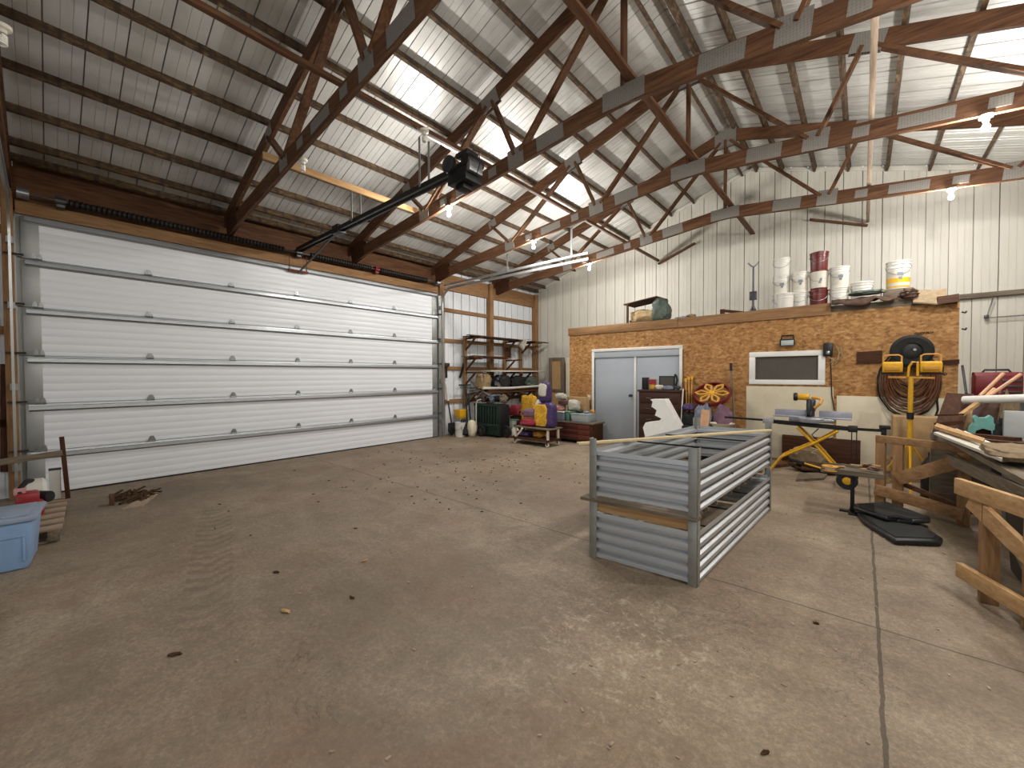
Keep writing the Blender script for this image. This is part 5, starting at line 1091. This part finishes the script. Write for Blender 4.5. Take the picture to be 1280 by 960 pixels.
for c, d, m, lab, s_ in (((8.979, 7.680, 1.071), (.3, .26, .4), 'mauve_cloth', 'mauve cloth lump high in the scrap pile, left', 1), ((9.124, 7.420, 1.076), (.26, .22, .32), 'brown_cloth', 'brown cloth lump under the white pipe', 2), ((9.202, 7.020, 1.055), (.22, .22, .5), 'burlap', 'tan cloth lump right of the teal shell', 3), ((9.055, 6.450, 0.925), (.16, .14, .3), 'black_rubber', 'black bundle beside the grey metal sheet', 4), ((9.222, 7.720, 1.141), (.22, .18, .3), 'maroon', 'dark red rag at the back of the scrap pile', 5), ((8.928, 7.380, 0.911), (.2, .2, .4), 'tan_canvas', 'tan rag behind the slatted frame', 6)):
    c = Vector(c); b = MB(); h = c.z + d[2]/2; lump(b, (c.x, c.y, h/2), (d[0]*.85, d[1]*.85, h), 140+s_, .2, 3, 2.6); tag(b.build('cloth_heap', m), lab, 'cloth')
tag(MB().beam((8.808, 6.800, 1.056), (8.946, 6.900, 1.193), .05, .03).build('wood_offcut', 'new_wood_X'), 'pale offcut poking out of the scrap pile under the white pipe', 'wood scrap')
tag(MB().bb((9.02, 6.2, .0), (9.6, 6.24, 1.16), .006).build('metal_sheet', 'galvanised_dull'), 'grey galvanised metal sheet standing at the right picture edge', 'sheet')
# black ramps on the floor
def trayshape(pts, z0, z1, lab, tilt=0):
    t = thing('black_tray', lab, 'tray', (pts[0][0], pts[0][1], z0)); n = len(pts); c = Vector((sum(p[0] for p in pts)/n, sum(p[1] for p in pts)/n, 0))
    b = MB(); b.prism([(p[0], p[1]) for p in pts], z0, z1, 'XY'); bmesh.ops.bevel(b.bm, geom=b.bm.edges[:], offset=.018, segments=3, affect='EDGES', profile=.5)
    if tilt: bmesh.ops.rotate(b.bm, verts=b.bm.verts[:], cent=(pts[0][0], pts[0][1], z0), matrix=Matrix.Rotation(tilt, 3, 'Y'))
    b.build('shell', 'black_plastic', t)
    b = MB(); q = [(c.x+(p[0]-c.x)*.86, c.y+(p[1]-c.y)*.86) for p in pts]; b.prism(q, z1-.002, z1+.006, 'XY')
    if tilt: bmesh.ops.rotate(b.bm, verts=b.bm.verts[:], cent=(pts[0][0], pts[0][1], z0), matrix=Matrix.Rotation(tilt, 3, 'Y'))
    b.build('ribbed_inset', 'black_rubber', t)
    return t
lo_ = [(7.930, 5.660, -0.000), (7.988, 5.376, 0.000), (8.196, 4.924, 0.000), (8.497, 5.137, 0.000), (8.526, 5.273, 0.000), (8.357, 5.748, -0.000), (8.249, 5.963, 0.000), (8.022, 5.938, 0.000)]
trayshape([p[:2] for p in lo_], .002, .05, 'flat black plastic ramp tray on the floor, lower one')
hi = [(7.895, 5.799, 0.070), (7.903, 5.667, 0.070), (8.155, 5.441, 0.070), (8.240, 5.543, 0.070), (8.356, 5.499, 0.070), (8.476, 5.629, 0.070), (8.487, 5.753, 0.070), (8.178, 6.148, 0.070)]
trayshape([p[:2] for p in hi], .062, .105, 'flat black plastic ramp tray resting on another black tray')
t = thing('dark_bin', 'dark bin under the plank bench near the pale trestle', 'bin', (8.95, 4.6, 0)); taper(MB(), 8.8, 9.3, 4.3, 4.9, 0, .62, .04, .02).build('body', 'black_plastic', t); MB().bb((8.78, 4.28, .62), (9.32, 4.92, .65), .01).build('rim', 'black_plastic', t)
t = thing('gas_bottle', 'dark bottle behind the brown trestle frame', 'bottle', (8.62, 6.9, 0)); MB().lathe([(0, 0), (.10, 0), (.11, .02), (.11, .42), (.07, .50), (.05, .52), (0, .52)], (8.62, 7.0, 0), 20).build('body', 'black_metal', t); MB().lathe([(0, .52), (.05, .52), (.05, .58), (0, .58)], (8.62, 7.0, 0), 14).build('cap', 'dark_steel', t)

t = thing('jug', 'white jug with dark cap on the floor between the bucket and the trolley', 'jug', (1.5, 7.75, 0))
MB().lathe([(0, 0), (.10, 0), (.115, .02), (.115, .16), (.05, .25), (.035, .28), (0, .28)], (1.52, 7.55, 0), 18).build('body', 'white_plastic', t); MB().lathe([(0, .28), (.04, .28), (.04, .31), (0, .31)], (1.52, 7.55, 0), 12).build('cap', 'black_plastic', t)
# grit and flakes strewn over the slab
rnd = random.Random(77); b = MB()
for k in range(260):
    x, y = rnd.uniform(3.0, 8.6), rnd.uniform(.6, 6.5); r_ = rnd.uniform(.004, .012); an = rnd.uniform(0, 3.1)
    b.beam((x-r_*math.cos(an), y-r_*math.sin(an), .003), (x+r_*math.cos(an), y+r_*math.sin(an), .003), r_*.9, .006)
tag(b.build('floor_grit', 'pale_wood_X'), 'pale grit and flakes strewn over the open concrete floor', 'grit', kind='stuff')
b = MB()
for k in range(160):
    x, y = rnd.gauss(3.2, 1.3), rnd.gauss(4.6, 1.3)
    if x < .3 or (x > 6 and y > 2.7): continue
    r_ = rnd.uniform(.006, .018); an = rnd.uniform(0, 3.1); b.beam((x-r_*math.cos(an), y-r_*math.sin(an), .004), (x+r_*math.cos(an), y+r_*math.sin(an), .004), r_*.7, .008)
tag(b.build('floor_crumbs', 'bark'), 'dark dirt crumbs scattered over the middle of the floor', 'dirt', kind='stuff')
